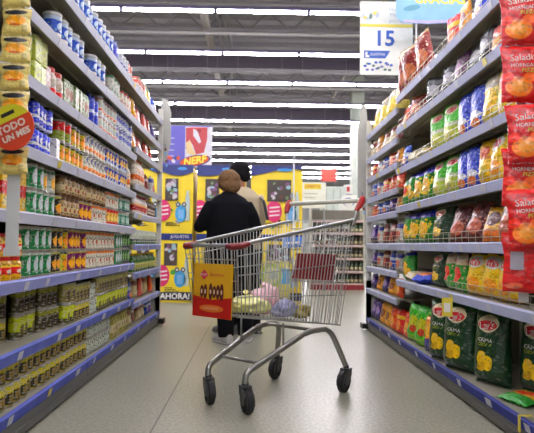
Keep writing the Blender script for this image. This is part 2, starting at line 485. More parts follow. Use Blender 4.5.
def can(name, m, r=.037, h=.1, cat='can', seg=16):
    bm = bmesh.new()
    prof = [(0,.003),(r*.9,.003),(r*.95,0),(r,.003),(r,.006),(r*.975,.009),(r*.975,h-.009),(r,h-.006),(r,h-.002),(r*.95,h),(r*.9,h-.004),(0,h-.004)]
    mis = [1,1,1,1,1,0,1,1,1,1,1]
    bm_lathe(bm, prof, seg, mis=mis)
    return Proto('food_can', sharp(mesh(name, bm, [m, TINM]), 30), (), cat, 2*r)
def tin(name, m, lidm, r=.05, h=.17, nm='milk_tin', cat='tin'):
    bm = bmesh.new()
    bm_lathe(bm, [(0,.003),(r*.94,.003),(r*.97,0),(r,.004),(r*.98,.008),(r*.98,h-.02),(r,h-.016),(r,h-.012),(0,h-.012)], 18, mis=[1,1,1,1,0,1,1,1])
    lb = bmesh.new()
    bm_lathe(lb, [(r*1.01,h-.014),(r*1.015,h-.002),(r*.97,h),(r*.9,h-.003),(0,h-.003)], 18)
    return Proto(nm, sharp(mesh(name, bm, [m, TINM]), 30), (('lid', sharp(mesh('lid', lb, lidm), 30)),), cat, 2*r)
def jar(name, m, lidm, r=.034, h=.11, nm='glass_jar', cat='jar'):
    bm = bmesh.new()
    bm_lathe(bm, [(0,0),(r*.92,0),(r,.008),(r,h*.7),(r*.93,h*.78),(r*.78,h*.84),(r*.78,h*.9),(0,h*.9)], 16)
    lb = bmesh.new(); bm_lathe(lb, [(r*.86,h*.84),(r*.86,h*.985),(r*.8,h),(0,h)], 16)
    return Proto(nm, sharp(mesh(name, bm, m), 40), (('lid', sharp(mesh('lid', lb, lidm), 30)),), cat, 2*r)
def bottle(name, m, capm, r=.033, h=.2, nm='bottle', sh=.62, cat='bottle'):
    bm = bmesh.new()
    bm_lathe(bm, [(0,0),(r*.9,0),(r,.01),(r,h*sh),(r*.9,h*min(.84,sh+.08)),(r*.5,h*min(.88,sh+.2)),(r*.38,h*min(.9,sh+.25)),(r*.38,h*.93),(0,h*.93)], 14)
    lb = bmesh.new(); bm_lathe(lb, [(r*.45,h*.89),(r*.45,h*.99),(r*.38,h),(0,h)], 12)
    return Proto(nm, sharp(mesh(name, bm, m), 40), (('cap', sharp(mesh('cap', lb, capm), 30)),), cat, 2*r)
def carton(name, m, w=.07, d=.05, h=.12, nm='carton', cat='carton'):
    bm = bmesh.new(); bm_box(bm, -w/2, w/2, -d/2, d/2, 0, h)
    bmesh.ops.bevel(bm, geom=bm.edges[:], offset=.003, segments=1, affect='EDGES')
    # folded end flap
    bm_box(bm, -w/2+.004, w/2-.004, -.001, .001, h, h+.003)
    return Proto(nm, mesh(name, bm, m), (), cat, w)

def bag_T(u, v, t, seed=0.0):
    """half thickness of a filled snack bag, u,v in -1..1"""
    a = max(0.0, 1-abs(u)**2.6)**.55; vv = v + .12
    e = max(0.0, 1-abs(v)**5)
    b = e**.8 * (1 - .18*vv)
    wr = 1 + .1*math.sin(9*u + 3*seed)*max(0, abs(v)-.45) + .09*noise.noise(Vector((u*1.8+seed, v*1.8, seed*2.3)))
    wr += .3*noise.noise(Vector((u*4+seed*3, v*3.4, seed)))*(.45+abs(v)) + .1*noise.noise(Vector((u*9+seed*3, v*8, seed)))
    return max(.0012, t/2*a*b*wr)
def bag_xy(u, v, w, h, seed):
    pin = 1 - .07*math.cos(v*PI/2)**2 + .02*math.sin(5*v+seed)
    return w/2*u*pin, h/2*(v+1) + .012*h*math.sin(3*u+seed)*(abs(v)**3)
def bag(name, m, w=.2, h=.3, t=.09, seed=0.0, texts=(), nm='snack_bag', cat='snack bag', nu=13, nv=17):
    bm = bmesh.new(); G = {}
    vs = [-1, -.985, -.94] + [-.9 + 1.8*j/(nv-1) for j in range(nv)] + [.94, .985, 1]
    us = [math.sin(PI/2*(-1 + 2*i/(nu-1))) for i in range(nu)]
    for s in (-1, 1):
        for i, u in enumerate(us):
            for j, v in enumerate(vs):
                x, z = bag_xy(u, v, w, h, seed); T = bag_T(u, v, t, seed)
                if abs(v) > .93: T = .0015
                yo = .006*math.sin(16*u)*(1 if abs(v) > .9 else 0) + .03*w*math.sin(2*u+seed)*v
                G[s, i, j] = bm.verts.new((x, s*T*(1 if s < 0 else .8) + yo, z))
        for i in range(nu-1):
            for j in range(len(vs)-1):
                q = [G[s,i,j], G[s,i+1,j], G[s,i+1,j+1], G[s,i,j+1]]
                bm.faces.new(q if s < 0 else q[::-1]).smooth = True
    for i in range(nu-1):
        for j in (0, len(vs)-1): bm.faces.new((G[-1,i,j], G[-1,i+1,j], G[1,i+1,j], G[1,i,j]))
    for j in range(len(vs)-1):
        for i in (0, nu-1): bm.faces.new((G[-1,i,j], G[-1,i,j+1], G[1,i,j+1], G[1,i,j]))
    body = mesh(name, bm, m)
    parts = []
    if texts:
        parts = []
        for s_, size, cx, cz, rot, mm in texts:
            tb = bmesh.new()
            def fn(x, z, cx=cx, cz=cz):
                X, Z = x + cx*w, z + cz*h
                v = Z/h*2-1; u = max(-.97, min(.97, X/(w/2)))
                return (X, -bag_T(u, v, t, seed) + .03*w*math.sin(2*u+seed)*v - .0035, Z)
            bm_text(tb, s_, size, fn, rot); parts.append(('lettering', mesh('lettering', tb, mm)))
    return Proto(nm, body, parts, cat, w)

# printed materials ------------------------------------------------
BLUE=(40,104,190); NAVY=(30,44,128); WH=(232,230,222); BEIGE=(206,184,120); OLV=(112,110,24); LIME=(186,196,30); YEL=(236,196,36); RED=(204,36,34); GRN=(30,120,66); TEAL=(40,140,120); ORG=(232,120,30); PUR=(112,44,112); BRN=(110,74,40); DRK=(40,36,26); CORAL=(226,112,96); MAR=(120,26,40)
P = {}
P['milk'] = tin('blue_tin', pack('blue_tin_print', BLUE, [(0,.28,BEIGE),(.28,.38,WH),(.82,1,(200,214,230))], [(.5,.6,.3,.16,(210,226,240))], ((120,170,220), 40, .35, .38, .8)), mat('lid_white', (220,222,224), .4), .05, .17)
P['bluecan'] = tin('blue_can', pack('plain_blue_tin_print', (48,60,190), [(0,.2,(200,210,230)),(.85,1,(150,170,220))]), mat('lid_blue', (70,90,190), .4), .045, .17)
P['whitetin'] = tin('white_tin', pack('white_blue_tin_print', (210,214,220), [(.45,.55,(90,110,190))], [(.5,.3,.2,.12,(120,120,150))]), mat('lid_white', (220,222,224)), .042, .15)
P['coraltin'] = tin('coral_tin', pack('coral_tin_print', (226,220,216), [(.7,.9,(226,130,110))], [(.5,.4,.25,.15,(220,200,190))]), mat('lid_coral', (224,110,92), .4), .04, .15)
P['greenlid'] = tin('green_lid_tin', pack('white_tin_print_b', (222,222,214), [(.0,.2,(140,170,170))], [(.5,.5,.3,.2,(190,200,190))]), mat('lid_green', (50,140,90), .4), .045, .17)
P['redlid'] = tin('red_lid_tin', pack('white_tin_print_c', (226,222,204), [(.0,.12,(150,160,90))], [(.5,.5,.3,.2,(220,190,180))]), mat('lid_red', (214,70,56), .4), .042, .15)
P['limebox'] = carton('lime_carton', pack('lime_carton_print', (200,208,110), [(.7,1,(214,222,160))], [(.5,.4,.35,.25,(196,200,40))]), .08, .06, .12)
P['pinkbox'] = carton('pink_carton', pack('pink_carton_print', (222,196,190), [(0,.35,(120,90,80))], [(.5,.65,.3,.15,(236,226,220))]), .07, .05, .15)
P['redtop'] = jar('red_top_jar', pack('red_top_print', (226,216,208), [(0,.28,(230,110,60)),(.28,.4,RED)], [(.4,.6,.3,.12,(200,190,170))]), mat('lid_red', (204,60,50)), .05, .17, 'drink_mix_jar')
P['olivebox'] = carton('olive_white_carton', pack('olive_white_print', (198,204,180), [(.0,.3,(150,160,110)),(.86,1,(110,130,60))], [(.6,.55,.3,.2,(170,120,90))], ((110,140,80), 46, .38, .3, .9)), .075, .06, .165)
P['bluebottle'] = bottle('blue_bottle', pack('blue_bottle_print', (50,84,190), [(.0,.12,(180,190,220)),(.45,.55,(210,220,236))]), mat('cap_blue', (40,60,160)), .04, .22, sh=.75)
P['talltin'] = tin('tall_white_tin', pack('tall_white_print', (226,226,216), [(.26,.36,ORG),(.88,1,(206,120,70))], [(.5,.62,.35,.16,(206,214,206))], ((214,130,70), 50, .22, .2, .5)), mat('lid_white', (220,222,224)), .036, .125, 'food_can')
P['bluewhite'] = tin('blue_white_tin', pack('blue_white_print', (216,220,226), [(0,.2,(40,60,150)),(.55,.8,(60,84,176))], (), ((40,50,140), 46, .33, .2, .6)), mat('lid_blue', (70,90,190)), .036, .125, 'food_can')
P['smallblue'] = bottle('blue_pack', pack('royal_blue_print', (34,78,206), [(.0,.1,(220,224,236)),(.3,.42,(230,234,240))], [(.5,.55,.22,.14,(236,238,244))]), BLACKP, .03, .13, nm='drink_bottle', sh=.78)
P['whitebox'] = carton('white_carton', pack('white_carton_print', (224,224,222), (), [(.5,.5,.3,.3,(206,210,216))]), .075, .06, .12)
P['fruitcan'] = can('fruit_can', pack('fruit_print', (196,190,40), [(.84,.93,(60,80,30)),(0,.08,(70,70,30))], [(.5,.45,.36,.28,(240,170,50))], ((214,90,50), 52, .28, .1, .8)), .042, .12)
P['redcan'] = can('red_green_can', pack('red_green_print', (206,46,40), [(.0,.5,(150,160,40)),(.9,1,(60,90,40))]), .042, .12)
P['dotcan'] = can('dot_can', pack('dot_print', (222,220,204), [(.9,1,(50,60,120)),(.18,.38,(236,160,60))], [(.5,.7,.25,.16,(60,74,150))], ((226,130,60), 50, .26, .0, .45)), .04, .125)
P['bluecan2'] = can('blue_yellow_can', pack('blue_yellow_print', (60,84,170), [(.0,.24,(200,206,214)),(.9,1,(230,230,220))], [(.5,.55,.3,.22,(232,196,80))], ((222,226,230), 52, .33, .1, .9)), .04, .125)
P['creambottle'] = bottle('cream_bottle', pack('cream_bottle_print', (228,220,206), [(.25,.45,(226,140,70))], [(.5,.6,.3,.1,(236,200,180))]), mat('cap_orange', (222,120,50)), .042, .25, sh=.6)
P['yellowpack'] = carton('yellow_pack', pack('yellow_red_print', (232,200,40), [(.35,.62,(206,40,30)),(.9,1,(180,190,40))], [(.5,.2,.3,.1,(240,230,180))]), .07, .05, .2, 'food_packet', 'packet')
P['greencan'] = can('green_can', pack('green_white_print', (34,142,92), [(.86,.94,(210,220,210))], [(.5,.48,.27,.34,(214,222,222))], ((200,212,206), 60, .16, .1, .85)), .04, .12)
P['greenyellow'] = can('green_yellow_can', pack('green_yellow_print', (206,214,206), [(.8,.96,(40,130,80))], [(.5,.42,.3,.3,(232,190,40))]), .04, .12)
P['darkfruit'] = can('dark_fruit_can', pack('dark_fruit_print', (44,40,26), [(.86,.94,(196,190,40)),(0,.1,(180,170,40))], [(.5,.42,.36,.24,(238,180,44))], ((206,196,60), 50, .22, .1, .8)), .04, .12)
P['beigejar'] = jar('beige_jar', pack('beige_print', (176,152,110), [(.3,.62,(214,200,160)),(.0,.16,(120,90,60))], [(.5,.45,.25,.12,(160,90,50))]), mat('lid_brown', (104,76,52), .4), .038, .12)
P['purplecan'] = can('purple_can', pack('purple_fruit_print', (136,44,112), [(0,.1,(80,30,70)),(.86,1,(210,190,60))], [(.5,.42,.38,.28,(244,190,60))], ((232,120,70), 48, .24, .2, .8)), .043, .12)
P['orangewhite'] = can('orange_white_can', pack('orange_white_print', (226,222,208), [(.8,.96,(236,150,50))], [(.5,.42,.2,.14,(190,120,90))], ((110,110,90), 60, .16, .1, .75)), .043, .12)
P['yellowred'] = can('yellow_red_can', pack('yellow_red_can_print', (232,190,50), [(.75,.95,(214,60,50)),(0,.2,(206,60,40))], [(.5,.4,.3,.2,(240,220,140))]), .04, .12)
P['tealcan'] = can('teal_can', pack('teal_print', (70,150,130), [(.8,.95,(200,210,200)),(0,.15,(60,90,110))], [(.5,.45,.3,.25,(196,216,206))]), .037, .115)
P['redjar'] = jar('red_lid_jar', pack('red_yellow_jar_print', (226,190,44), [(.28,.62,(214,44,32)),(.62,.7,(240,220,90))], [(.5,.42,.22,.1,(236,226,210))]), mat('jar_lid_red', (206,40,36), .35), .042, .1)
P['darkgreen'] = can('dark_green_can', pack('dark_green_print', (36,110,64), [(.0,.3,(40,60,90))], [(.5,.5,.3,.3,(150,190,120))]), .037, .12)
P['olivecan'] = can('olive_can', pack('olive_print', (66,62,20), [(.6,.9,(206,196,20)),(0,.14,(190,170,24))], [(.5,.38,.3,.2,(150,130,60))], ((30,30,20), 55, .2, .1, .9)), .037, .1)
P['olivetall'] = can('olive_tall_can', pack('olive_print_b', (84,78,28), [(.7,.9,(156,156,36)),(.0,.1,(120,120,40))], [(.5,.4,.34,.25,(60,44,26))]), .037, .115)
P['limecan'] = can('lime_can', pack('lime_print', (196,202,34), [(0,.3,(90,90,30)),(.9,1,(90,90,40))], [(.5,.4,.25,.2,(120,110,40))]), .037, .115)
P['palecan'] = can('pale_can', pack('pale_olive_print', (160,150,96), [(.7,.9,(190,186,120))], [(.5,.4,.3,.25,(100,84,60))]), .037, .115)
P['patterncan'] = can('pattern_can', pack('white_pattern_print', (206,212,200), [(.92,1,(60,70,60)),(0,.06,(60,70,60))], (), ((36,46,38), 42, .3, .1, .9)), .04, .1)
P['oilbottle'] = bottle('oil_bottle', pack('oil_bottle_print', (176,168,100), [(.25,.55,(214,208,170))], [(.5,.4,.25,.1,(150,120,60))]), mat('cap_brown', (120,90,50)), .036, .2, sh=.62)
P['cup'] = jar('white_cup', pack('white_green_print', (214,218,206), [(.0,.3,(100,150,110)),(.3,.4,(60,90,110))], [(.5,.6,.25,.1,(150,170,150))]), mat('lid_pale', (206,214,206)), .035, .13, 'dressing_jar')
P['sauce'] = bottle('white_sauce', pack('white_sauce_print', (220,212,206), [(.2,.5,(200,60,70)),(.5,.56,(230,200,60))]), mat('cap_red2', (180,40,50)), .03, .17, sh=.6, nm='sauce_bottle')
P['darksauce'] = bottle('dark_sauce', pack('dark_sauce_print', (70,30,30), [(.2,.5,(220,206,180)),(.3,.38,(60,60,150))]), mat('cap_yellow', (220,190,60)), .03, .17, sh=.6, nm='sauce_bottle')
P['greensauce'] = bottle('green_sauce', pack('green_sauce_print', (70,120,50), [(.2,.5,(206,206,90))]), mat('cap_yellow', (220,190,60)), .032, .16, sh=.6, nm='sauce_bottle')
# snack bags and pouches
def pouch(k, base, bands=(), emb=(), spots=None, w=.2, h=.3, t=.09, seed=0, texts=(), rough=.35, **kw):
    P[k] = bag(k, pack(k + '_print', base, bands, emb, spots, rough=rough, foil=True), w, h, t, seed, texts, **kw)
LW = mat('logo_white', (240,238,232), .4); LR = mat('logo_red', (206,30,40), .4); LG = mat('logo_lime', (200,214,40), .4)
chips = (YEL, 20, .48, .05, .4)
lay_emb = [(.5,.82,.3,.12,(236,226,200)), (.5,.8,.27,.065,(206,50,60))]
pouch('layslime', (96,196,50), [(.0,.45,(190,206,90)),(.42,.52,(214,222,190))], lay_emb + [(.5,.22,.3,.14,(206,206,110))], w=.23, h=.29, t=.1, seed=1, texts=[("Lay's", .052, 0, .8, .15, LW)])
pouch('laysgreen', (18,76,44), [(.9,1,(60,110,70))], lay_emb + [(.42,.36,.13,.09,(230,200,50)),(.6,.3,.13,.1,(240,206,40)),(.42,.24,.12,.06,(214,180,40))], w=.25, h=.37, t=.13, seed=2, texts=[("Lay's", .055, 0, .8, .15, LW), ('CREMA', .028, 0, .6, 0, LW), ('CEBOLLA', .022, 0, .54, 0, LG)])
pouch('laysyellow', (240,208,36), [(.0,.1,(226,180,30))], [(.5,.82,.4,.15,(236,232,226)),(.5,.8,.3,.09,(214,50,60)),(.5,.3,.3,.16,(236,176,40))], w=.21, h=.28, t=.1, seed=3, texts=[("Lay's", .06, 0, .8, .15, LW)])
pouch('greenflower', (28,136,36), [(.78,1,(40,64,190))], [(.5,.42,.34,.24,YEL),(.36,.3,.14,.12,(250,214,60))], ((250,226,80), 26, .4, .15, .72), w=.23, h=.31, t=.11, seed=4)
pouch('greenflower_b', (36,150,44), [(.85,1,(30,50,170))], [(.4,.5,.3,.14,YEL),(.6,.3,.3,.14,YEL)], ((20,90,30), 26, .3, .0, .3), w=.21, h=.28, t=.1, seed=5)
pouch('bluebag', (24,84,190), [(.9,1,(20,60,150))], [(.5,.32,.34,.1,(222,226,232)),(.5,.18,.3,.09,(222,140,40))], ((206,220,240), 34, .16, .3, .9), w=.19, h=.29, t=.09, seed=6)
pouch('yellowbag', (232,200,46), [(.55,.62,(214,150,40))], [(.5,.72,.3,.12,(214,120,60)),(.5,.3,.26,.12,(206,190,60))], w=.19, h=.29, t=.09, seed=7)
pouch('goldbag', (226,184,40), [(.0,.3,(236,150,40))], [(.5,.6,.3,.2,(120,60,40))], w=.18, h=.22, t=.08, seed=8)
pouch('maroonbag', (112,28,30), [(.9,1,(150,90,60))], [(.55,.35,.3,.2,(196,120,90)),(.4,.7,.25,.1,(150,60,50))], ((180,110,90), 30, .25, .1, .6), w=.2, h=.28, t=.09, seed=9)
pouch('brownbag', (150,52,36), [(.9,1,(206,180,150))], [(.5,.4,.35,.2,(206,140,96))], ((232,206,186), 30, .25, .1, .9), w=.19, h=.25, t=.08, seed=10)
pouch('silverbag', (120,122,128), [(.0,.3,(60,58,66))], [(.5,.5,.3,.2,(200,200,206))], w=.18, h=.24, t=.08, seed=11, rough=.25)
pouch('purplebag', (104,40,96), (), [(.5,.5,.3,.16,(150,90,140))], w=.19, h=.24, t=.08, seed=12)
pouch('redsmall', (210,50,40), [(.6,.75,(236,200,60))], [(.5,.35,.3,.2,(236,150,60))], w=.16, h=.2, t=.06, seed=13)
pouch('orangesmall', (228,110,36), [(.75,1,(206,60,30))], [(.5,.4,.3,.2,(244,180,80))], w=.16, h=.2, t=.06, seed=14)
pouch('goldsmall', (232,176,40), (), [(.5,.5,.3,.2,(150,90,50))], w=.16, h=.2, t=.06, seed=15)
pouch('purplesmall', (92,60,150), [(.0,.3,(60,36,110))], [(.5,.55,.3,.2,(190,170,214))], w=.15, h=.19, t=.06, seed=16)
pouch('bluesmall', (44,100,190), [(.5,.65,(220,226,236))], [(.5,.3,.3,.15,(230,150,60))], w=.15, h=.19, t=.06, seed=17)
pouch('whitesmall', (220,218,214), [(.65,.85,(70,90,170))], [(.5,.35,.3,.2,(206,120,110))], w=.15, h=.19, t=.06, seed=18)
pouch('coralsmall', (228,130,118), [(.8,1,(206,80,80))], [(.5,.45,.3,.25,(240,214,200))], w=.15, h=.21, t=.06, seed=19)
pouch('maroonsmall', (130,30,50), [(.6,.75,(222,206,200))], [(.5,.35,.25,.2,(190,90,90))], w=.14, h=.18, t=.05, seed=20)
pouch('creambag', (206,190,150), [(.6,.8,(150,60,50))], [(.5,.35,.3,.2,(226,214,180))], w=.16, h=.22, t=.06, seed=21)
pouch('clearbag', (222,214,180), [(.4,.6,(236,216,120))], [(.5,.5,.4,.3,(236,226,196))], ((240,200,90), 24, .4, .1, .9), w=.22, h=.3, t=.1, seed=22, rough=.2)
pouch('silveryellow', (226,214,130), [(.7,1,(214,208,190))], [(.5,.45,.35,.25,(236,206,60))], w=.2, h=.28, t=.09, seed=23, rough=.25)
pouch('brightgreen', (70,180,40), [(.0,.2,(150,200,50))], [(.5,.5,.3,.2,(206,206,60)),(.5,.35,.18,.1,(200,90,50))], ((150,214,60), 30, .3, .1, .9), w=.22, h=.28, t=.1, seed=24)
pouch('orangebag', (230,160,40), [(.0,.35,(70,60,140))], [(.5,.6,.3,.2,(240,200,80))], w=.17, h=.24, t=.08, seed=25)
pouch('redgreen', (60,160,60), [(.7,1,(214,200,180))], [(.5,.45,.3,.2,(220,70,60))], ((230,180,170), 30, .25, .1, .9), w=.17, h=.27, t=.08, seed=26)
pouch('multibag', (226,190,50), [(.0,.35,(60,160,70)),(.75,1,(60,150,60))], [(.5,.55,.3,.15,(214,60,50))], w=.17, h=.24, t=.07, seed=27)
pouch('redstrip', (196,22,24), [(.93,1,(226,60,50)),(.0,.06,(190,20,24))],
      [(.32,.27,.24,.17,(240,150,50)),(.32,.27,.15,.1,(246,176,84)),(.76,.3,.17,.16,(236,96,48)),(.55,.44,.16,.08,(240,130,60)),(.12,.44,.1,.08,(226,80,50)),(.52,.77,.4,.085,(214,44,44))], w=.2, h=.222, t=.05, seed=28,
      texts=[('Saladix', .037, -.1, .78, .06, LW), ('HORNEADO', .02, -.06, .64, .03, LW), ('PIZZA', .022, .0, .55, .03, LG)])
pouch('redback', (204,32,34), [(.93,1,(220,60,50)),(.0,.05,(180,20,24))], [(.72,.35,.2,.2,(190,70,50)),(.2,.12,.16,.05,(230,140,110))], w=.2, h=.222, t=.045, seed=29)
pouch('hatpack', (228,214,150), [(.9,1,(236,226,180))], [(.5,.5,.34,.19,(240,180,30)),(.5,.36,.22,.03,(222,110,40)),(.5,.81,.38,.1,(30,30,40))], w=.108, h=.1, t=.03, seed=30, nm='seasoning_packet', cat='packet')

NAMES = dict(milk='blue and beige milk tin', bluecan='plain deep blue tin', whitetin='whitish tin with blue stripe', coraltin='white tin with coral lid', greenlid='white tin with green lid', redlid='white tin with red lid',
 limebox='lime yellow carton', pinkbox='pinkish white carton', redtop='white jar with red lid', olivebox='olive and white carton', bluebottle='tall blue bottle', talltin='white tin with orange stripe', bluewhite='blue and white tin',
 smallblue='royal blue drink bottle', whitebox='plain white carton', fruitcan='yellow fruit can', redcan='red and green can', dotcan='white can with orange dots', bluecan2='blue and yellow can', creambottle='cream bottle with orange cap',
 yellowpack='yellow and red packet', greencan='green and white can', greenyellow='white can with yellow disc', darkfruit='dark can with yellow fruit', beigejar='beige jar', purplecan='purple can with yellow fruit', orangewhite='white can with orange top',
 yellowred='yellow and red can', tealcan='teal can', redjar='yellow jar with red lid', darkgreen='dark green can', olivecan='olive can', olivetall='dark olive can', limecan='lime green can', palecan='pale olive can', patterncan='white patterned can',
 oilbottle='pale oil bottle', cup='white and green jar', sauce='white sauce bottle', darksauce='dark sauce bottle', greensauce='green sauce bottle',
 layslime='lime green crisps bag', laysgreen='dark green crisps bag', laysyellow='yellow crisps bag with white top', greenflower='green bag with yellow chips', greenflower_b='bright green bag with yellow blobs', bluebag='blue crisps bag', yellowbag='yellow snack bag',
 goldbag='golden snack bag', maroonbag='maroon snack bag', brownbag='red-brown snack bag', silverbag='silver snack bag', purplebag='purple snack bag', redsmall='small red bag', orangesmall='small orange bag', goldsmall='small golden bag',
 purplesmall='small purple bag', bluesmall='small blue bag', whitesmall='small white bag', coralsmall='small coral bag', maroonsmall='small maroon bag', creambag='small cream bag', clearbag='clear yellowish bag', silveryellow='yellow and silver bag',
 brightgreen='bright green bag with red blob', orangebag='orange and purple bag', redgreen='green bag with red spot', multibag='yellow, green and red bag')
# ------------------------------------------------------------------ stocking the shelves
POSN = ['bottom', 'second lowest', 'third lowest', 'fourth lowest', 'fifth lowest', 'sixth lowest', 'seventh lowest', 'eighth lowest', 'top']
COUNT = {}
def lab(desc, k, lv, shelfname, layer='', extra=''):
    key = (desc, lv, shelfname, layer); COUNT[key] = COUNT.get(key, 0) + 1
    n = COUNT[key]
    t = '%s%s, %s from far end, %s shelf of %s' % (layer + ' ' if layer else '', desc, ORD[n-1], lv, shelfname)
    return t
def yl(px, X=1.06): return X*F/(255-px)
def yr(px, X=1.22): return X*F/(px-255)
LRUN = []
def run_left(li, px0, px1, key, layers=1, setb=.03, bayn=1, topkey=None, gap=.004, Y=None, jit=.004):
    LRUN.append((li, Y or (yl(px0), yl(px1)), key, layers, setb, bayn, topkey, gap, jit))
LAST = {}
def stock_left():
    for li, (ya, yb), key, layers, setb, bayn, topkey, gap, jit in sorted(LRUN, key=lambda r: -r[1][1]):
        levels = LV_L if bayn == 1 else LV_L2
        lo, hi = (2.29, 4.9) if bayn == 1 else (4.95, 6.2)
        p = P[key]; w = p.w + gap; zt = levels[li] + .022
        yb = min(yb, hi, LAST.get((bayn, li), 99)); ya = max(ya, lo); n = max(1, int(round((yb-ya)/w)))
        lvn = 'top' if li == len(levels)-1 else POSN[li]
        sh = 'tin bays' if bayn == 1 else 'end tin bay'
        for i in range(n):
            Y = yb - w/2 - i*w
            if Y - p.w/2 < lo: continue
            LAST[(bayn, li)] = Y - p.w/2 - gap
            dx = random.uniform(-jit, jit)
            hh = 0
            for L in range(layers):
                q = P[topkey] if (topkey and L == layers-1) else p
                kk = topkey if (topkey and L == layers-1) else key
                dep = q.w/2 + .008
                ly = '' if layers == 1 else ('lower' if L == 0 else ('upper' if L == layers-1 else 'middle'))
                desc = NAMES[kk]
                o = put(q, (-(XL + setb + dep) + dx - (.01 if random.random() < .2 else 0), Y + random.uniform(-.001, .001), zt + .0005 + hh), PI/2 + random.uniform(-.12, .12),
                    lab(desc, kk, lvn, sh, ly), '%ss on the %s shelf of %s' % (desc, lvn, sh))
                hh += max(v.co.z for v in q.body.vertices) if not q.parts else max(v.co.z for v in q.parts[0][1].vertices)
                hh += .0008
rl_ = run_left
# top shelf
rl_(7, 62, 109, 'milk'); rl_(7, 109, 115, 'bluecan'); rl_(7, 115, 124, 'whitetin'); rl_(7, 124, 130, 'coraltin')
rl_(8, 133, 141, 'coraltin', bayn=2)
rl_(6, 47, 80, 'milk'); rl_(6, 88, 101, 'milk'); rl_(6, 105, 116, 'greenlid'); rl_(6, 118, 128, 'redlid')
rl_(5, 24, 42, 'limebox', 2); rl_(5, 43, 49, 'pinkbox'); rl_(5, 50, 62, 'redtop'); rl_(5, 63, 87, 'olivebox', gap=.006); rl_(5, 88, 95, 'bluebottle'); rl_(5, 95, 114, 'talltin', 2); rl_(5, 114, 129, 'bluewhite', 2)
rl_(4, 28, 49, 'smallblue', 2); rl_(4, 50, 57, 'whitebox'); rl_(4, 60, 68, 'fruitcan', 2, topkey='redcan'); rl_(4, 68, 82, 'fruitcan', 2); rl_(4, 82, 104, 'dotcan', 2); rl_(4, 104, 125, 'bluecan2', 2); rl_(4, 125, 130, 'creambottle')
rl_(3, 0, 8, 'yellowpack'); rl_(3, 18, 30, 'yellowpack', setb=.05); rl_(3, 30, 42, 'greencan', 2); rl_(3, 42, 54, 'greencan', 2, topkey='greenyellow'); rl_(3, 54, 62, 'darkfruit'); rl_(3, 62, 79, 'beigejar', 2); rl_(3, 79, 91, 'purplecan', 2, topkey='beigejar'); rl_(3, 91, 106, 'orangewhite', 2, topkey='beigejar'); rl_(3, 106, 118, 'yellowred', 2, topkey='orangewhite'); rl_(3, 118, 129, 'tealcan', 2)
rl_(2, 0, 22, 'redjar', 2); rl_(2, 24, 51, 'greencan', 2); rl_(2, 51, 64, 'darkfruit', 2); rl_(2, 64, 69, 'fruitcan', 2); rl_(2, 69, 88, 'purplecan', 2); rl_(2, 88, 114, 'orangewhite', 2); rl_(2, 114, 122, 'greencan', 2); rl_(2, 122, 129, 'darkgreen', 2)
rl_(1, 0, 30, 'olivecan', 2, setb=.13, topkey='olivetall'); rl_(1, 30, 50, 'limecan', 2, setb=.09, topkey='olivetall'); rl_(1, 50, 66, 'olivetall', 2, setb=.06); rl_(1, 66, 78, 'limecan', 2, topkey='palecan'); rl_(1, 78, 92, 'olivecan', 2, topkey='palecan'); rl_(1, 92, 98, 'patterncan', 2); rl_(1, 98, 129, 'limecan', 2, topkey='palecan')
rl_(0, 0, 5, 'redjar', 2); rl_(0, 5, 88, 'olivecan', 2); rl_(0, 88, 112, 'patterncan', 2); rl_(0, 113, 129, 'oilbottle')
# end bay with small bottles
rl_(4, 134, 146, 'sauce', bayn=2); rl_(4, 146, 158, 'darksauce', bayn=2); rl_(5, 134, 142, 'creambottle', bayn=2)
rl_(3, 133, 158, 'cup', bayn=2, gap=.006); rl_(2, 133, 158, 'greensauce', bayn=2, gap=.006)
stock_left()
def bag_left(li, Y, key, setb=.03, rz=0, tilt=0.0, bayn=2, dz=0):
    levels = LV_L2; lvn = 'top' if li == 8 else POSN[li]; p = P[key]
    t = .05
    sh = 'end tin bay'
    gap = (levels[li+1]-levels[li]-.055) if li < 8 else .5
    h = max(v.co.z for v in p.body.vertices)
    o = put(p, (-(XL+setb+t), Y, levels[li]+.024+dz), PI/2+rz, scale=(1, 1, min(1, gap/h)), label= lab(NAMES[key], key, lvn, sh), group='bags in the end bay of the tin shelving', tilt=tilt)
    settle(o, levels[li]+.022)
for li, ks in ((8, ['multibag','multibag','bluesmall']), (7, ['goldbag','coralsmall','coralsmall','coralsmall','purplesmall']), (6, ['goldsmall','coralsmall','coralsmall','redsmall']),
               (5, ['maroonsmall','maroonsmall','whitesmall']), (1, ['bluesmall','creambag','coralsmall','creambag','orangesmall']), (0, ['creambag','maroonsmall','creambag','creambag','bluesmall','bluesmall'])):
    n = len(ks); a, b_ = (5.08, 6.12)
    if li == 8: a = 5.55
    if li == 5: a = 5.62
    for i in reversed(range(n)):
        Y = a + (b_-a)*i/max(1, n-1)
        if li == 6: Y = 5.1 + .9*i/(n-1)
        h = 0
        bag_left(li, Y, ks[i], setb=.035 + .01*(i % 2), rz=random.uniform(-.15, .15) , tilt=-.06)

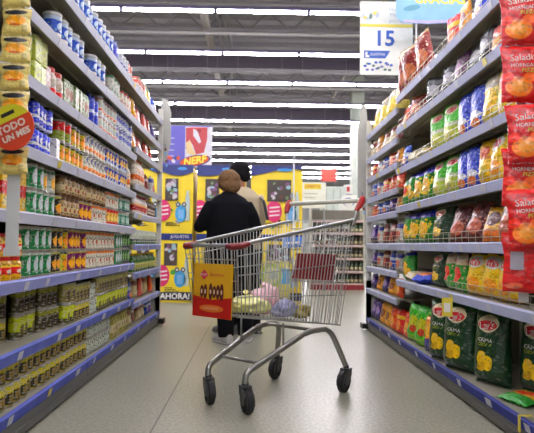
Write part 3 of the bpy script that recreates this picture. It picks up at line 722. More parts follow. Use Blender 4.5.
RR = []
SIDE = {}
def bag_right(li, Y, key, rz=0.0, tilt=-.07, setb=.035, lying=False, bayn=1, scale=None, top=False, dz=0):
    RR.append((li, Y, key, rz, tilt, setb, lying, bayn, scale, dz))
def stock_right():
    for li, Y, key, rz, tilt, setb, lying, bayn, scale, dz in sorted(RR, key=lambda r: -r[1]):
        levels = LV_R if bayn == 1 else LV_R2; p = P[key]
        if not lying:      # neighbours stand side by side without pushing into each other
            ww = p.w * (scale[0] if scale else (1.15 if key == 'brownbag' else 1)) * .93
            prev = SIDE.get((bayn, li, setb > .2))
            if bayn == 1: Y = min(Y, 4.74 - ww/2*1.05)
            if prev: Y = min(Y, prev - ww/2*.97)
            SIDE[(bayn, li, setb > .2)] = Y - ww/2*.97
        lvn = 'top' if li == len(levels)-1 else POSN[li]; sh = 'snack bays' if bayn == 1 else 'end snack bay'
        ys = [v.co.y for v in p.body.vertices]; T = -min(ys); h = max(v.co.z for v in p.body.vertices); z = levels[li] + .024 + dz
        desc = NAMES[key]
        if lying: desc = desc.replace('bag', 'bag lying flat', 1) if 'bag' in desc else desc
        l = lab(desc, key, lvn, sh); gname = 'snack bags on the %s shelf of %s' % (lvn, sh)
        if lying:
            o = put(p, (XR+setb+.02, Y, z + T + .01), -PI/2 + rz, l, gname)
            o.rotation_euler = (-PI/2 + .1, 0, -PI/2 + rz); o.location.x = XR + setb
        else:
            o = put(p, (XR+setb+T, Y, z), -PI/2 + abs(rz), l, gname, tilt=tilt)
            if bayn == 1 and key not in ('laysgreen',):
                o.rotation_euler.z += random.uniform(-.08, .14); o.rotation_euler.y = random.uniform(-.07, .07) if key not in ('brownbag','silverbag') else random.uniform(-.18, .18)
        scale = scale or (1, 1, 1)
        if li < len(levels)-1:
            room = levels[li+1] + .022 - .06 - z
            if lying: pass
            else: scale = (scale[0], scale[1], min(scale[2], (room - abs(math.sin(o.rotation_euler.y))*.09)/h))
        elif key == 'brownbag': scale = (1.15, 1.1, 1.25)
        if not lying and key != 'laysgreen': scale = (scale[0]*.93, scale[1], scale[2])
        o.scale = scale; settle(o, levels[li]+.022)
def spanr(px0, px1, X=1.22): return (yr(px0, X) + yr(px1, X))/2
br = bag_right
S = spanr
# level index: 0 base,1 .56,2 .85,3 1.15,4 1.46,5 1.79,6 2.05
for a, b_, k, rz, tl in ((396,410,'brownbag',.5,.12), (408,424,'brownbag',-.3,.2), (421,436,'brownbag',.2,.1), (452,464,'redsmall',.2,0), (463,476,'goldsmall',0,0), (477,492,'bluebag',0,-.1), (497,512,'redsmall',0,0)):
    br(6, S(a,b_), k, rz, tl)
for a, b_, k, rz, tl in ((398,408,'orangesmall',0,-.1), (408,428,'brownbag',-.4,-.1), (428,446,'silverbag',.4,.05), (446,458,'silverbag',-.3,-.1), (456,470,'purplebag',0,-.1), (470,484,'silverbag',.1,-.3), (486,497,'silverbag',0,-.05), (497,509,'orangesmall',0,-.05), (511,530,'redsmall',0,-.05)):
    br(5, S(a,b_), k, rz, tl, scale=(1,1,.8))
for a, b_, k, rz, tl in ((396,404,'bluesmall',0,-.1), (434,447,'layslime',-.15,0), (447,461,'layslime',-.1,0), (462,474,'bluebag',-.1,-.03), (475,488,'bluebag',-.1,-.03), (489,500,'silveryellow',0,-.05), (500,513,'yellowbag',0,-.05), (514,532,'yellowbag',0,-.05)):
    br(4, S(a,b_), k, rz, tl, scale=(1,1,.92) if k[0] in 'lby' else None)
br(4, 4.5, 'clearbag', .1, lying=True, scale=(1.25,1.3,1.2), setb=.06); br(4, 4.2, 'clearbag', -.1, lying=True)
for a, b_, k, rz, tl in ((396,405,'multibag',0,-.05), (404,413,'greenflower_b',0,-.05), (412,424,'greenflower',-.1,-.03), (422,434,'greenflower',-.1,-.03), (435,446,'layslime',0,-.03), (447,461,'layslime',-.1,-.03), (462,472,'bluebag',-.05,-.03), (472,483,'bluebag',-.05,-.03), (484,493,'yellowbag',0,-.03), (494,506,'laysyellow',-.05,-.03), (507,523,'laysyellow',0,-.03)):
    br(3, S(a,b_), k, rz, tl, scale=(1,1,.9) if k in ('greenflower','layslime') else (.9,1,.88))
for a, b_, k, rz, tl in ((397,407,'greenflower_b',0,-.05), (406,419,'greenflower',-.15,-.03), (419,433,'greenflower',-.15,-.03), (434,450,'laysgreen',-.1,-.03), (452,466,'maroonbag',.15,-.2), (467,483,'maroonbag',.15,-.25), (486,500,'goldbag',.2,-.3), (502,518,'maroonbag',0,-.1)):
    br(2, S(a,b_), k, rz, tl, scale=(1,1,.74) if k == 'laysgreen' else (1,1,.86))
for a, b_, k, rz, tl in ((397,408,'greenflower_b',0,-.05), (408,419,'greenflower',0,-.1), (420,431,'purplebag',0,-.1), (432,446,'laysgreen',-.1,-.03), (447,456,'redgreen',0,-.03), (457,466,'redgreen',0,-.03), (470,485,'laysyellow',-.15,-.02), (486,502,'laysyellow',-.1,-.02), (503,518,'laysyellow',0,-.03)):
    br(1, S(a,b_), k, rz, tl, setb=.31 if a in (408,420) else .035, scale=(.85,.9,.72) if k == 'laysgreen' else (1,1,.9))
br(1, 4.5, 'clearbag', .1, lying=True, scale=(.8,.8,.7)); br(1, 4.1, 'bluebag', .7, lying=True, scale=(1,1,.8), setb=.03)
for a, b_, k, rz, tl in ((397,404,'orangesmall',0,-.1), (404,417,'brightgreen',-.3,-.1), (417,428,'brightgreen',-.3,-.1), (427,435,'orangebag',-.2,-.1)):
    br(0, S(a,b_), k, rz, tl, setb=.04)
br(0, 3.76, 'laysgreen', .4, -.03, setb=.0, scale=(1,1,1.03)); br(0, 3.46, 'laysgreen', .4, -.03, setb=.0, scale=(1.05,1,1.05)); br(0, 3.12, 'laysgreen', .4, -.04, setb=.05, scale=(.95,1,1.03)); br(0, 2.92, 'laysgreen', .3, -.03, setb=.2, scale=(1,1,1.03)); br(0, 2.55, 'laysgreen', .3, -.03, setb=.2, scale=(1,1,.97))
br(0, 2.74, 'multibag', .35, lying=True, setb=.05, scale=(1.1,.6,.75))
far = {8: ['silveryellow','silveryellow','silveryellow','silveryellow'], 7: ['creambag','goldsmall','creambag','creambag','maroonsmall'], 6: ['redsmall','whitesmall','bluesmall','redsmall','goldsmall'],
       5: ['bluesmall','whitesmall','redsmall','orangesmall','orangesmall'], 4: ['orangesmall','bluesmall','bluesmall','purplesmall','goldsmall'], 3: ['purplesmall','whitesmall','maroonsmall','maroonsmall','whitesmall'],
       2: ['purplesmall','whitesmall','maroonsmall','bluesmall','whitesmall'], 1: ['purplesmall','goldsmall','purplesmall','goldsmall','orangesmall'], 0: ['purplesmall','purplesmall','goldsmall','goldsmall','orangesmall','redsmall']}
for li, ks in far.items():
    for i, k in enumerate(ks):
        n = len(ks); gap = (LV_R2[li+1]-LV_R2[li]-.06) if li < 8 else .4
        h = max(v.co.z for v in P[k].body.vertices)
        br(li, 5.9 - (5.9-4.88)*i/(n-1), k, random.uniform(-.25, .25), random.uniform(-.15, -.02), bayn=2, scale=(1, 1, min(1, gap/h)))
stock_right()
# ------------------------------------------------------------------ the shopping cart
# cart frame: origin on the floor below the middle of the rear axle, -u .. front; local x = forward, y = towards the camera side, z = up
CART = empty('shopping_cart', (.342, 3.62, 0))
fx, fy = -.663, -.749; CART.rotation_euler = (0, 0, math.atan2(fy, fx))   # local x -> forward ; local y -> rotate 90 ccw = (.749,-.663)
tag(CART, 'metal shopping cart with red corners and a yellow-red advert', 'shopping cart')
UF, UR = .845, -.15          # basket front and rear at the rim
WF, WR = .19, .252          # half widths at the rim
ZF, ZR = .845, 1.012        # rim heights
def rim(u, s=1): # point of the rim at u
    k = (u-UR)/(UF-UR); return Vector((u, s*(WR + (WF-WR)*k) - .016, ZR + (ZF-ZR)*k))
BUR, BWF, BWR, BZF, BZR = -.05, .16, .2, .493, .376
def bot(u, s=1): # u in rim coordinates -> bottom point
    k = (u-UR)/(UF-UR); return Vector((BUR + (.81-BUR)*k, s*(BWR + (BWF-BWR)*k) - .008, BZR + (BZF-BZR)*k))
# rim tube round the basket (open at the rear)
bm = bmesh.new()
pts = [rim(UR, 1), rim(UF-.03, 1), rim(UF, 1)+Vector((0,-.03,0)), rim(UF, -1)+Vector((0,.03,0)), rim(UF-.03, -1), rim(UR, -1)]
bm_tube(bm, pts, .0105, 10)
part('basket_rim', bm, CHROME, CART)
# vertical + horizontal wires of each side
WR_ = .0026
for s in (1, -1):
    bm = bmesh.new(); n = 32
    for i in range(n+1):
        u = UR + (UF-UR)*i/n; bm_tube(bm, [rim(u, s), rim(u, s).lerp(bot(u, s), .97), bot(u, s)], WR_, 5)
    for f, r in ((.15, .003), (.42, .003), (.72, .003), (1.0, .0045)):
        bm_tube(bm, [rim(UR, s).lerp(bot(UR, s), f), rim(UF, s).lerp(bot(UF, s), f)], r, 6)
    part('side_wires', bm, CHROME, CART)
bm = bmesh.new(); n = 11
for i in range(n+1):
    k = i/n; a = rim(UF, 1).lerp(rim(UF, -1), k); b = bot(UF, 1).lerp(bot(UF, -1), k); bm_tube(bm, [a, b], WR_, 5)
for f in (.2, .5, .8, 1.0):
    bm_tube(bm, [rim(UF, 1).lerp(bot(UF, 1), f), rim(UF, -1).lerp(bot(UF, -1), f)], .003, 6)
part('front_wires', bm, CHROME, CART)
bm = bmesh.new(); n = 12
for i in range(n+1):
    k = i/n; a = bot(UF, 1).lerp(bot(UF, -1), k); b = bot(UR, 1).lerp(bot(UR, -1), k); bm_tube(bm, [a, b], WR_, 5)
for i in range(9):
    u = UR + (UF-UR)*i/8; bm_tube(bm, [bot(u, 1), bot(u, -1)], .003, 6)
part('floor_wires', bm, CHROME, CART)
bm = bmesh.new(); n = 14
for i in range(n+1):
    k = i/n; a = rim(UR, 1).lerp(rim(UR, -1), k); b = bot(UR, 1).lerp(bot(UR, -1), k); bm_tube(bm, [a, b], WR_, 5)
for f in (.0, .08, .3, .6, 1.0):
    bm_tube(bm, [rim(UR, 1).lerp(bot(UR, 1), f), rim(UR, -1).lerp(bot(UR, -1), f)], .0032, 6)
part('rear_gate', bm, CHROME, CART)
# folded child seat: wire frame with a red slatted flap
bm = bmesh.new()
for k in range(9):
    y = -.16 + .32*k/8; bm_tube(bm, [(-.045, y+.05, .93), (.04, y+.05, .63)], .0022, 5)
for z, x in ((.93, -.045), (.63, .04)): bm_tube(bm, [(x, -.12, z), (x, .21, z)], .0035, 6)
cs = part('child_seat', bm, CHROME, CART)
bm = bmesh.new()
for k in range(13):
    y = -.148 + .0225*k; bm_box(bm, .012, .028, y, y+.0165, .655, .79)
bm_box(bm, .016, .024, -.148, .138, .66, .785)
bm_box(bm, .008, .032, -.152, .142, .785, .80); bm_box(bm, .008, .032, -.152, .142, .645, .66)
for v in bm.verts: v.co.x += (.72-v.co.z)*.28; v.co.y += .05
part('seat_flap', bm, DREDP, cs)
# handle with red ends
bm = bmesh.new(); bm_tube(bm, [(-.175, -.295, 1.13), (-.175, .255, 1.13)], .0145, 14)
hd = part('handle', bm, mat('pale_handle_sleeve', (206,206,190), .35), CART)
for s in (1, -1):
    bm = bmesh.new()
    bm_tube(bm, [(-.19, s*.281-.02, 1.143), (-.175, s*.287-.02, 1.13), (-.15, s*.281-.02, 1.095), (-.13, s*.271-.02, 1.065)], [(.017,.021),(.02,.025),(.019,.02),(.013,.014)], 12, ref=(0,1,0))
    part('handle_bracket', bm, REDP, CART)
    bm = bmesh.new(); bm_tube(bm, [(-.14, s*.274-.02, 1.075), (-.12, s*.262-.018, 1.0), rim(UR+.03, s)+Vector((0,0,-.03))], .009, 8)
    part('handle_arm', bm, CHROME, CART)
    # red bumper on the front corner
    bm = bmesh.new(); r0 = rim(UF, s)
    bm_tube(bm, [rim(UF-.075, s)+Vector((0,0,-.004)), rim(UF-.02, s)+Vector((.004,s*.004,-.006)), r0+Vector((.006,-s*.02,-.006)), r0+Vector((.004,-s*.06,-.004))], [(.015,.018),(.018,.021),(.018,.021),(.014,.017)], 10, ref=(0,0,1))
    part('corner_bumper', bm, DREDP, CART)
# chassis: one bent tube per side, cross bars and four casters
def bend(pts, r=.05, n=5):
    pts = [Vector(p) for p in pts]; out = [pts[0]]
    for i in range(1, len(pts)-1):
        a, b, c = pts[i-1], pts[i], pts[i+1]; d1 = (a-b); d2 = (c-b); L = min(r, d1.length*.45, d2.length*.45)
        p, q = b + d1.normalized()*L, b + d2.normalized()*L
        for k in range(n+1):
            t = k/n; out.append(p*(1-t)**2 + b*2*t*(1-t) + q*t*t)
    out.append(pts[-1]); return out
for s in (1, -1):
    bm = bmesh.new()
    bm_tube(bm, bend([(.71, s*.135-.02, .145), (.70, s*.137-.02, .20), (.27, s*.18, .367), (.06, s*.19, .367), (-.01, s*.26, .145)], .07), .0165, 12)
    part('chassis_tube', bm, TUBE, CART)
bm = bmesh.new(); bm_tube(bm, [(.60, -.155, .232), (.60, .13, .232)], .0095, 8); part('cross_bar', bm, TUBE, CART)
bm = bmesh.new(); bm_tube(bm, [(.20, -.18, .37), (.20, .18, .37)], .01, 8); part('cross_bar', bm, TUBE, CART)
for s in (-1, 1):
    bm = bmesh.new(); bm_tube(bm, [(.45,s*.155,.30),(.45,s*.155,.43)], .006, 6); part('basket_support', bm, TUBE, CART)
def caster(u, w, ang):
    """ang: world direction the wheel rolls towards"""
    a = ang - CART.rotation_euler.z
    c, sn = math.cos(a), math.sin(a)
    R_ = Matrix(((c,-sn,0,u),(sn,c,0,w),(0,0,1,0),(0,0,0,1)))
    def tr(bm):
        for v in bm.verts: v.co = R_ @ v.co
    r = .062
    bm = bmesh.new()      # fork housing
    bm_tube(bm, [(0,0,.118),(0,0,.152)], .017, 12)
    for s in (-1, 1):
        prof = [(.024,.13),(-.02,.135),(-.055,.085),(-.05,.05),(-.03,.042),(-.012,.055),(.02,.095)]
        A = [bm.verts.new((x, s*.022, z)) for x, z in prof]; Bv = [bm.verts.new((x, s*.027, z)) for x, z in prof]
        bm.faces.new(A); bm.faces.new(Bv[::-1])
        for i in range(len(prof)): bm.faces.new((A[i], A[(i+1) % 7], Bv[(i+1) % 7], Bv[i]))
    bm_box(bm, -.022, .026, -.027, .027, .127, .136)
    tr(bm); fk = part('caster_fork', bm, [mat('caster_fork_metal', (84,86,88), .35, .5)], CART)
    bm = bmesh.new(); cx = -.03
    prof = [(0,-.012),(.02,-.014),(.022,-.011),(.046,-.011),(.048,-.018),(r-.006,-.018),(r,-.012),(r,.012),(r-.006,.018),(.048,.018),(.046,.011),(.022,.011),(.02,.014),(0,.014)]
    tmp = bmesh.new(); bm_lathe(tmp, prof, 24)
    for v in tmp.verts: v.co = Vector((v.co.x + cx, v.co.z, v.co.y + r))
    tr(tmp); bm.free()
    part('wheel', tmp, [RUBBER], fk)
    bm = bmesh.new(); bm_lathe(bm, [(0,-.026),(.01,-.026),(.01,.026),(0,.026)], 10)
    for v in bm.verts: v.co = Vector((v.co.x + cx, v.co.z, v.co.y + r))
    tr(bm); part('axle', bm, TUBE, fk)
    # black guard around the wheel top
    bm = bmesh.new()
    for s in (-1, 1):
        pr = [(cx + .055*math.cos(t), r + .058*math.sin(t)) for t in [R(q) for q in (-10, 20, 50, 80, 110, 140, 170, 195)]] + [(cx-.02, r+.005), (cx+.02, r+.0)]
        A = [bm.verts.new((x, s*.0185, z)) for x, z in pr]; Bv = [bm.verts.new((x, s*.0212, z)) for x, z in pr]
        bm.faces.new(A); bm.faces.new(Bv[::-1]); n = len(pr)
        for i in range(n): bm.faces.new((A[i], A[(i+1) % n], Bv[(i+1) % n], Bv[i]))
    tr(bm); part('wheel_guard', bm, mat('dark_guard', (42,44,46), .4), fk)
caster(.705, .115, R(112)); caster(.705, -.152, R(108)); caster(-.01, .26, R(55)); caster(-.01, -.26, R(60))
# advert on the front: yellow over red
AD = empty('advert_tmp'); bpy.data.objects.remove(AD)
SW, SH = .275, .268
nrm = (Vector((1, 0, 0)))
bm = bmesh.new()
# built facing -y then turned to face forward (+x)
flat_poly(bm, [(-SW/2,0),(SW/2,0),(SW/2,SH),(-SW/2,SH)], .004, .004, 0)
flat_poly(bm, [(-SW/2+.001,.001),(SW/2-.001,.001),(SW/2-.001,.105),(0,.088),(-SW/2+.001,.105)], -.0005, .001, 1)
flat_poly(bm, ell(0,.045,.085,.018,24), -.0018, .001, 2)
flat_poly(bm, [(-.09,.212),(-.06,.238),(-.03,.212),(-.06,.186)], -.0008, .001, 3)
for i in range(6):
    x = -.072 + .026*i + (.012 if i > 1 else 0); hgt = .05 + .012*(i % 3)
    flat_poly(bm, ell(x,.128,.013,hgt/2+.006,14), -.0022 - .0002*i, .001, 4)
    flat_poly(bm, ell(x,.128,.006,.012,10), -.0034 - .0002*i, .001, 5)
def T2(m_):
    for v in m_.verts: v.co = Vector((-v.co.y, v.co.x, v.co.z))
T2(bm)
adm = [mat('advert_yellow', (222,168,24), .35), mat('advert_red', (196,28,22), .35), mat('advert_orange', (226,120,40), .35), mat('advert_pink', (220,60,84), .35), mat('advert_brown', (90,30,22), .35), mat('advert_cream', (226,196,160), .35)]
ad = part('advert_board', bm, adm, CART)
for s_, size, x, z, mm in (('ARCOR', .015, -.06, .212, LW), ('Bonobon', .026, .035, .214, mat('advert_redink', (196,40,60), .4)), ('CHOCOLATES', .016, .0, .045, mat('advert_cream', (226,196,160), .35))):
    bm = bmesh.new(); bm_text(bm, s_, size, lambda a, b: (x+a, -.005, z+b)); T2(bm); part('lettering', bm, mm, ad)
ad.location = (.872, .03, .485); ad.rotation_euler = (0, R(-2), R(0))
for ch in ad.children: pass

# ------------------------------------------------------------------ goods in the cart
cartM = Matrix.Translation(CART.location) @ Matrix.Rotation(CART.rotation_euler.z, 4, 'Z')
def in_cart(u, w, z): return cartM @ Vector((u, w, z))
def blob(name, m, size, seed, sub=3, amp=.4, foldy=0.22):
    bm = bmesh.new(); bmesh.ops.create_icosphere(bm, subdivisions=sub+1, radius=1)
    for v in bm.verts:
        n_ = noise.noise(v.co*1.6 + Vector((seed, 0, 0)))*amp + noise.noise(v.co*5 + Vector((0, seed, 0)))*foldy
        d = 1 + n_; v.co = Vector((v.co.x*size[0]*d, v.co.y*size[1]*d, max(-.8, v.co.z*d)*size[2]))
    for f in bm.faces: f.smooth = True
    zmin = min(v.co.z for v in bm.verts)
    for v in bm.verts: v.co.z -= zmin
    return mesh(name, bm, m)
rzc = CART.rotation_euler.z
def floor_z(u): 
    k = (u-BUR)/(.81-BUR); return BZR + (BZF-BZR)*k + .006
goods = [('produce_bag', mat('yellow_film', (226,222,60), .3, bump=.5, bscale=40, noise_col=(236,236,190), nscale=14), (.115,.11,.045), .58, .0, 'pale yellow plastic produce bag at the front of the cart', 'bag', .045),
 ('carrier_bag', mat('pink_white_film', (238,220,220), .3, bump=.5, bscale=30, noise_col=(214,120,140), nscale=10), (.10,.075,.085), .33, -.08, 'pinkish white plastic carrier bag in the middle of the cart', 'bag', .03),
 ('snack_packet', mat('blue_film', (70,72,160), .25, bump=.5, bscale=40, noise_col=(220,222,236), nscale=16), (.08,.048,.05), .36, .09, 'blue and white plastic packet by the cart side', 'packet', .022),
 ('vegetable_bag', mat('olive_film', (120,104,40), .3, bump=.5, bscale=40, noise_col=(180,160,70), nscale=14), (.06,.085,.05), .17, .04, 'olive brown net bag of vegetables at the back of the cart', 'bag', .01)]
for i, (nm, m, sz, u, w, lb, ct, dz) in enumerate(goods):
    me = blob(nm, m, sz, i*3.1+1)
    o = link(nm, me, None, in_cart(u, w, floor_z(u + sz[0]*.9) + .006), rzc); tag(o, lb, ct, 'shopping in the cart')
    if i < 2:
        # knotted neck of the plastic bag
        bm = bmesh.new(); bm_tube(bm, [(0,0,sz[2]*1.65),(.005,.0,sz[2]*1.65+.02),(.015,.01,sz[2]*1.65+.035)], [.012,.007,.016], 8); part('knot', bm, m, o)

# ------------------------------------------------------------------ people
def organic(name, build, m, voxel=.012, smooth=2, parent=None, label=None):
    bm = bmesh.new(); build(bm)
    bmesh.ops.recalc_face_normals(bm, faces=bm.faces[:])
    me = bpy.data.meshes.new('tmp'); bm.to_mesh(me); bm.free()
    ob = bpy.data.objects.new('tmp', me); C.objects.link(ob)
    md = ob.modifiers.new('r', 'REMESH'); md.mode = 'VOXEL'; md.voxel_size = voxel; md.use_smooth_shade = True
    if smooth:
        sm = ob.modifiers.new('s', 'SMOOTH'); sm.iterations = smooth; sm.factor = .5
    dg = bpy.context.evaluated_depsgraph_get(); me2 = bpy.data.meshes.new_from_object(ob.evaluated_get(dg))
    bpy.data.objects.remove(ob); me2.name = name; me2.materials.clear()
    for p in me2.polygons: p.use_smooth = True; p.material_index = 0
    for q in (m if isinstance(m, (list, tuple)) else [m]): me2.materials.append(q)
    return link(name, me2, parent)
def hand(bm, wrist, d, palmn, sc=1.0, side=1):
    """palm along d, palm normal palmn, five bent fingers"""
    d = Vector(d).normalized(); n_ = (Vector(palmn) - d*Vector(palmn).dot(d)).normalized(); l_ = d.cross(n_)*side
    w = Vector(wrist)
    bm_tube(bm, [w - d*.02*sc, w + d*.02*sc, w + d*.06*sc, w + d*.088*sc], [(.026*sc,.02*sc),(.034*sc,.017*sc),(.042*sc,.016*sc),(.038*sc,.013*sc)], 10, ref=l_)
    for off, L, r in ((-.030, .062, .0082), (-.010, .072, .0088), (.010, .068, .0085), (.029, .052, .0075)):
        b0 = w + d*.075*sc + l_*off*sc; p1 = b0 + d*(L*.5*sc) + n_*.006*sc; p2 = p1 + (d*.75 + n_*.65).normalized()*L*.33*sc; p3 = p2 + (d*.3 + n_).normalized()*L*.27*sc
        bm_tube(bm, [b0, p1, p2, p3], [r*sc*1.05, r*sc, r*sc*.95, r*sc*.75], 8)
    t0 = w + d*.02*sc - l_*.026*sc; t1 = t0 + (d*.7 - l_*.8 + n_*.3).normalized()*.035*sc; t2 = t1 + (d + n_*.6 - l_*.1).normalized()*.03*sc
    bm_tube(bm, [t0, t1, t2], [.0115*sc, .010*sc, .008*sc], 8)
def head(bm, c, yaw, pitch=0.0, s=1.0):
    """head centred at c, looking along +y turned by yaw"""
    M_ = Matrix.Translation(c) @ Matrix.Rotation(yaw, 4, 'Z') @ Matrix.Rotation(pitch, 4, 'X') @ Matrix.Scale(s, 4)
    st = len(bm.verts)
    bm_sphere(bm, (0, -.008, .02), (.076, .092, .092), 20, 14)
    bm_sphere(bm, (0, .018, -.045), (.056, .068, .062), 16, 10)
    bm_tube(bm, [(0, .088, .015), (0, .108, -.012), (0, .1, -.022)], [.008, .013, .011], 8)          # nose
    bm_sphere(bm, (0, .078, -.052), (.024, .012, .007), 10, 6); bm_sphere(bm, (0, .075, -.063), (.021, .012, .007), 10, 6)   # lips
    bm_sphere(bm, (0, .07, -.088), (.022, .018, .016), 10, 6)
    bm_sphere(bm, (-.03, .078, .022), (.018, .01, .006), 8, 6); bm_sphere(bm, (.03, .078, .022), (.018, .01, .006), 8, 6)    # brows
    for e in (-1, 1): bm_sphere(bm, (e*.078, -.008, -.01), (.008, .018, .03), 8, 8)   # ears
    bm.verts.ensure_lookup_table()
    for v in bm.verts[st:]: v.co = M_ @ v.co
    return M_
SKIN = mat('skin', (206,156,128), .5); SKIN2 = mat('skin_tan', (190,132,100), .5)
EYEW = mat('eye_white', (230,228,222), .3); EYEB = mat('eye_brown', (50,32,22), .3)
def person(name, loc, rz, label, skin, spec):
    root_b = spec['body']
    o = organic(name, root_b, skin, .0065, 2)
    o.location = loc; o.rotation_euler = (0, 0, rz); tag(o, label, 'person')
    return o
# --- shopper in a dark jacket, back to us; local +y is the way he faces, x to his right
def pA_parts():
    hipz = .80
    return dict(neck=(0, .02, 1.255), headc=Vector((.0, .05, 1.385)))
def legs(bm, infl=0.0, z0=.1, stance=.085, steps=(0.0, 0.0), hip=.80, xo=0.0):
    for s, st in ((-1, steps[0]), (1, steps[1])):
        bm_tube(bm, [(s*.075+xo*.4, 0, hip+.03), (s*.085+xo*.55, st*.3+.005, hip-.15), (s*stance+xo*.75, st*.6+.015, hip*.54), (s*stance+xo*.9, st*.85, hip*.32), (s*stance+xo, st, z0)],
                [(.088+infl,.1+infl), (.08+infl,.088+infl), (.056+infl,.06+infl), (.052+infl,.058+infl), (.036+infl*1.4,.042+infl*1.4)], 14)
def torso(bm, infl=0.0, hip=.80, sh=1.225, w=1.0, lean=.02):
    H = sh - hip
    zs = [hip-.06, hip+.02, hip+.15, hip+.28, hip+H*.88, sh, sh+.05]
    ra = [.165, .168, .15, .165, .185, .15, .06]; rb = [.105, .115, .105, .112, .108, .08, .055]
    bm_tube(bm, [(0, lean*k, z) for k, z in enumerate(zs)], [((a+infl)*w, b+infl) for a, b in zip(ra, rb)], 20)
def arm(bm, pts, infl=0.0, r=(.055,.048,.038,.034,.026)):
    bm_tube(bm, pts, [q+infl for q in r][:len(pts)], 12)
A_L = [(-.135, .06, 1.175), (-.19, .05, 1.09), (-.238, .06, 1.0), (-.255, .16, .985), (-.25, .24, 1.0)]
A_R = [(.135, .06, 1.175), (.19, .04, 1.08), (.235, .05, .96), (.22, .15, .93), (.19, .24, .95)]
def bodyA(bm):
    torso(bm); legs(bm, steps=(-.04, .06), xo=.07); arm(bm, A_L); arm(bm, A_R)
    bm_tube(bm, [(0,.07,1.22),(0,.085,1.28),(0,.09,1.33)], [.055,.05,.052], 12)
    head(bm, Vector((-.005, .105, 1.352)), R(20), R(-18), .98)
    hand(bm, A_L[-1], (.1,.9,.1), (.3,0,-1), .95, 1); hand(bm, A_R[-1], (-.2,.9,.1), (-.3,0,-1), .95, -1)
    for s, st in ((-1,-.04),(1,.06)): bm_tube(bm, [(s*.085+.07,st-.03,.04),(s*.09+.07,st+.08,.035),(s*.092+.07,st+.15,.03)], [(.034,.035),(.038,.028),(.03,.02)], 10, ref=(1,0,0))
pa = person('person', (-.225, 5.1, .0), R(4), 'shopper with short light brown hair in a black jacket, back to the camera', SKIN, dict(body=bodyA))
def jackA(bm):
    # torso of the jacket with sleeves, collar
    zs = [.70, .76, .9, 1.05, 1.17, 1.225, 1.262]
    ra = [.205, .205, .192, .19, .19, .15, .08]; rb = [.145, .148, .14, .142, .132, .105, .08]
    bm_tube(bm, [(0, .015*k+.005, z) for k, z in enumerate(zs)], list(zip(ra, rb)), 24)
    arm(bm, A_L[:4] + [(-.251,.225,.998)], .018, (.055,.05,.043,.036,.03)); arm(bm, A_R[:4] + [(.193,.225,.948)], .018, (.055,.05,.043,.036,.03))
    bm_tube(bm, [(0,.085,1.25),(0,.09,1.285)], [(.074,.076),(.07,.072)], 16)
JK = mat('black_jacket_cloth', (12,14,20), .85, spec=.15, noise_col=(8,9,13), nscale=6, bump=.3, bscale=9)
pa.scale = (1.02,1.02,1.02)
organic('jacket', jackA, JK, .012, 3, pa)
organic('trousers', lambda bm: legs(bm, .022, .06, steps=(-.04,.06), xo=.07), mat('dark_trousers_cloth', (14,15,19), .85, spec=.15, bump=.4, bscale=12), .012, 2, pa)
def hairA(bm):
    M_ = Matrix.Translation((-.005,.105,1.352)) @ Matrix.Rotation(R(20),4,'Z') @ Matrix.Rotation(R(-18),4,'X')
    st = len(bm.verts)
    bm_sphere(bm, (0,-.02,.034), (.098,.106,.1), 20, 14); bm_sphere(bm, (0,-.055,-.03), (.086,.065,.07), 16, 10)
    for e in (-1,1): bm_sphere(bm, (e*.078,-.02,.01), (.022,.05,.055), 10, 8)
    bm.verts.ensure_lookup_table()
    for v in bm.verts[st:]:
        v.co += v.co.normalized()*noise.noise(v.co*26)*.008; v.co = M_ @ v.co
organic('hair', hairA, mat('light_brown_hair', (134,102,66), .7, spec=.2, bump=.8, bscale=90, noise_col=(80,56,36), nscale=50), .007, 1, pa)
def shoe(bm, x, y, yaw=0.0):
    st = len(bm.verts)
    bm_tube(bm, [(0,-.075,.045),(0,-.03,.052),(0,.05,.05),(0,.12,.038),(0,.17,.03)], [(.032,.042),(.042,.048),(.045,.045),(.047,.032),(.034,.022)], 14, ref=(1,0,0))
    bm_tube(bm, [(0,-.09,.012),(0,-.05,.012),(0,.06,.012),(0,.14,.012),(0,.185,.014)], [(.03,.012),(.042,.012),(.046,.012),(.046,.012),(.03,.01)], 14, ref=(1,0,0))
    bm_tube(bm, [(0,-.02,.06),(0,-.015,.105)], [(.04,.05),(.042,.05)], 12)
    bm.verts.ensure_lookup_table(); c, s = math.cos(yaw), math.sin(yaw)
    for v in bm.verts[st:]: v.co = Vector((v.co.x*c - v.co.y*s + x, v.co.x*s + v.co.y*c + y, max(v.co.z, .001)))
SHOE = mat('white_trainer', (232,230,224), .5, noise_col=(150,146,140), nscale=16)
for x, y, yw in ((-.018,-.04,.5), (.158,.06,-.15)):
    bm = bmesh.new(); shoe(bm, x, y, yw); part('shoe', bm, SHOE, pa, 60)
for e in (-1, 1):
    M_ = Matrix.Translation((-.005,.105,1.352)) @ Matrix.Rotation(R(20),4,'Z') @ Matrix.Rotation(R(-18),4,'X')
    bm = bmesh.new(); bm_sphere(bm, (0,0,0), .011, 10, 8)
    for v in bm.verts: v.co = M_ @ (v.co + Vector((e*.03,.074,.004)))
    part('eye', bm, EYEB, pa)
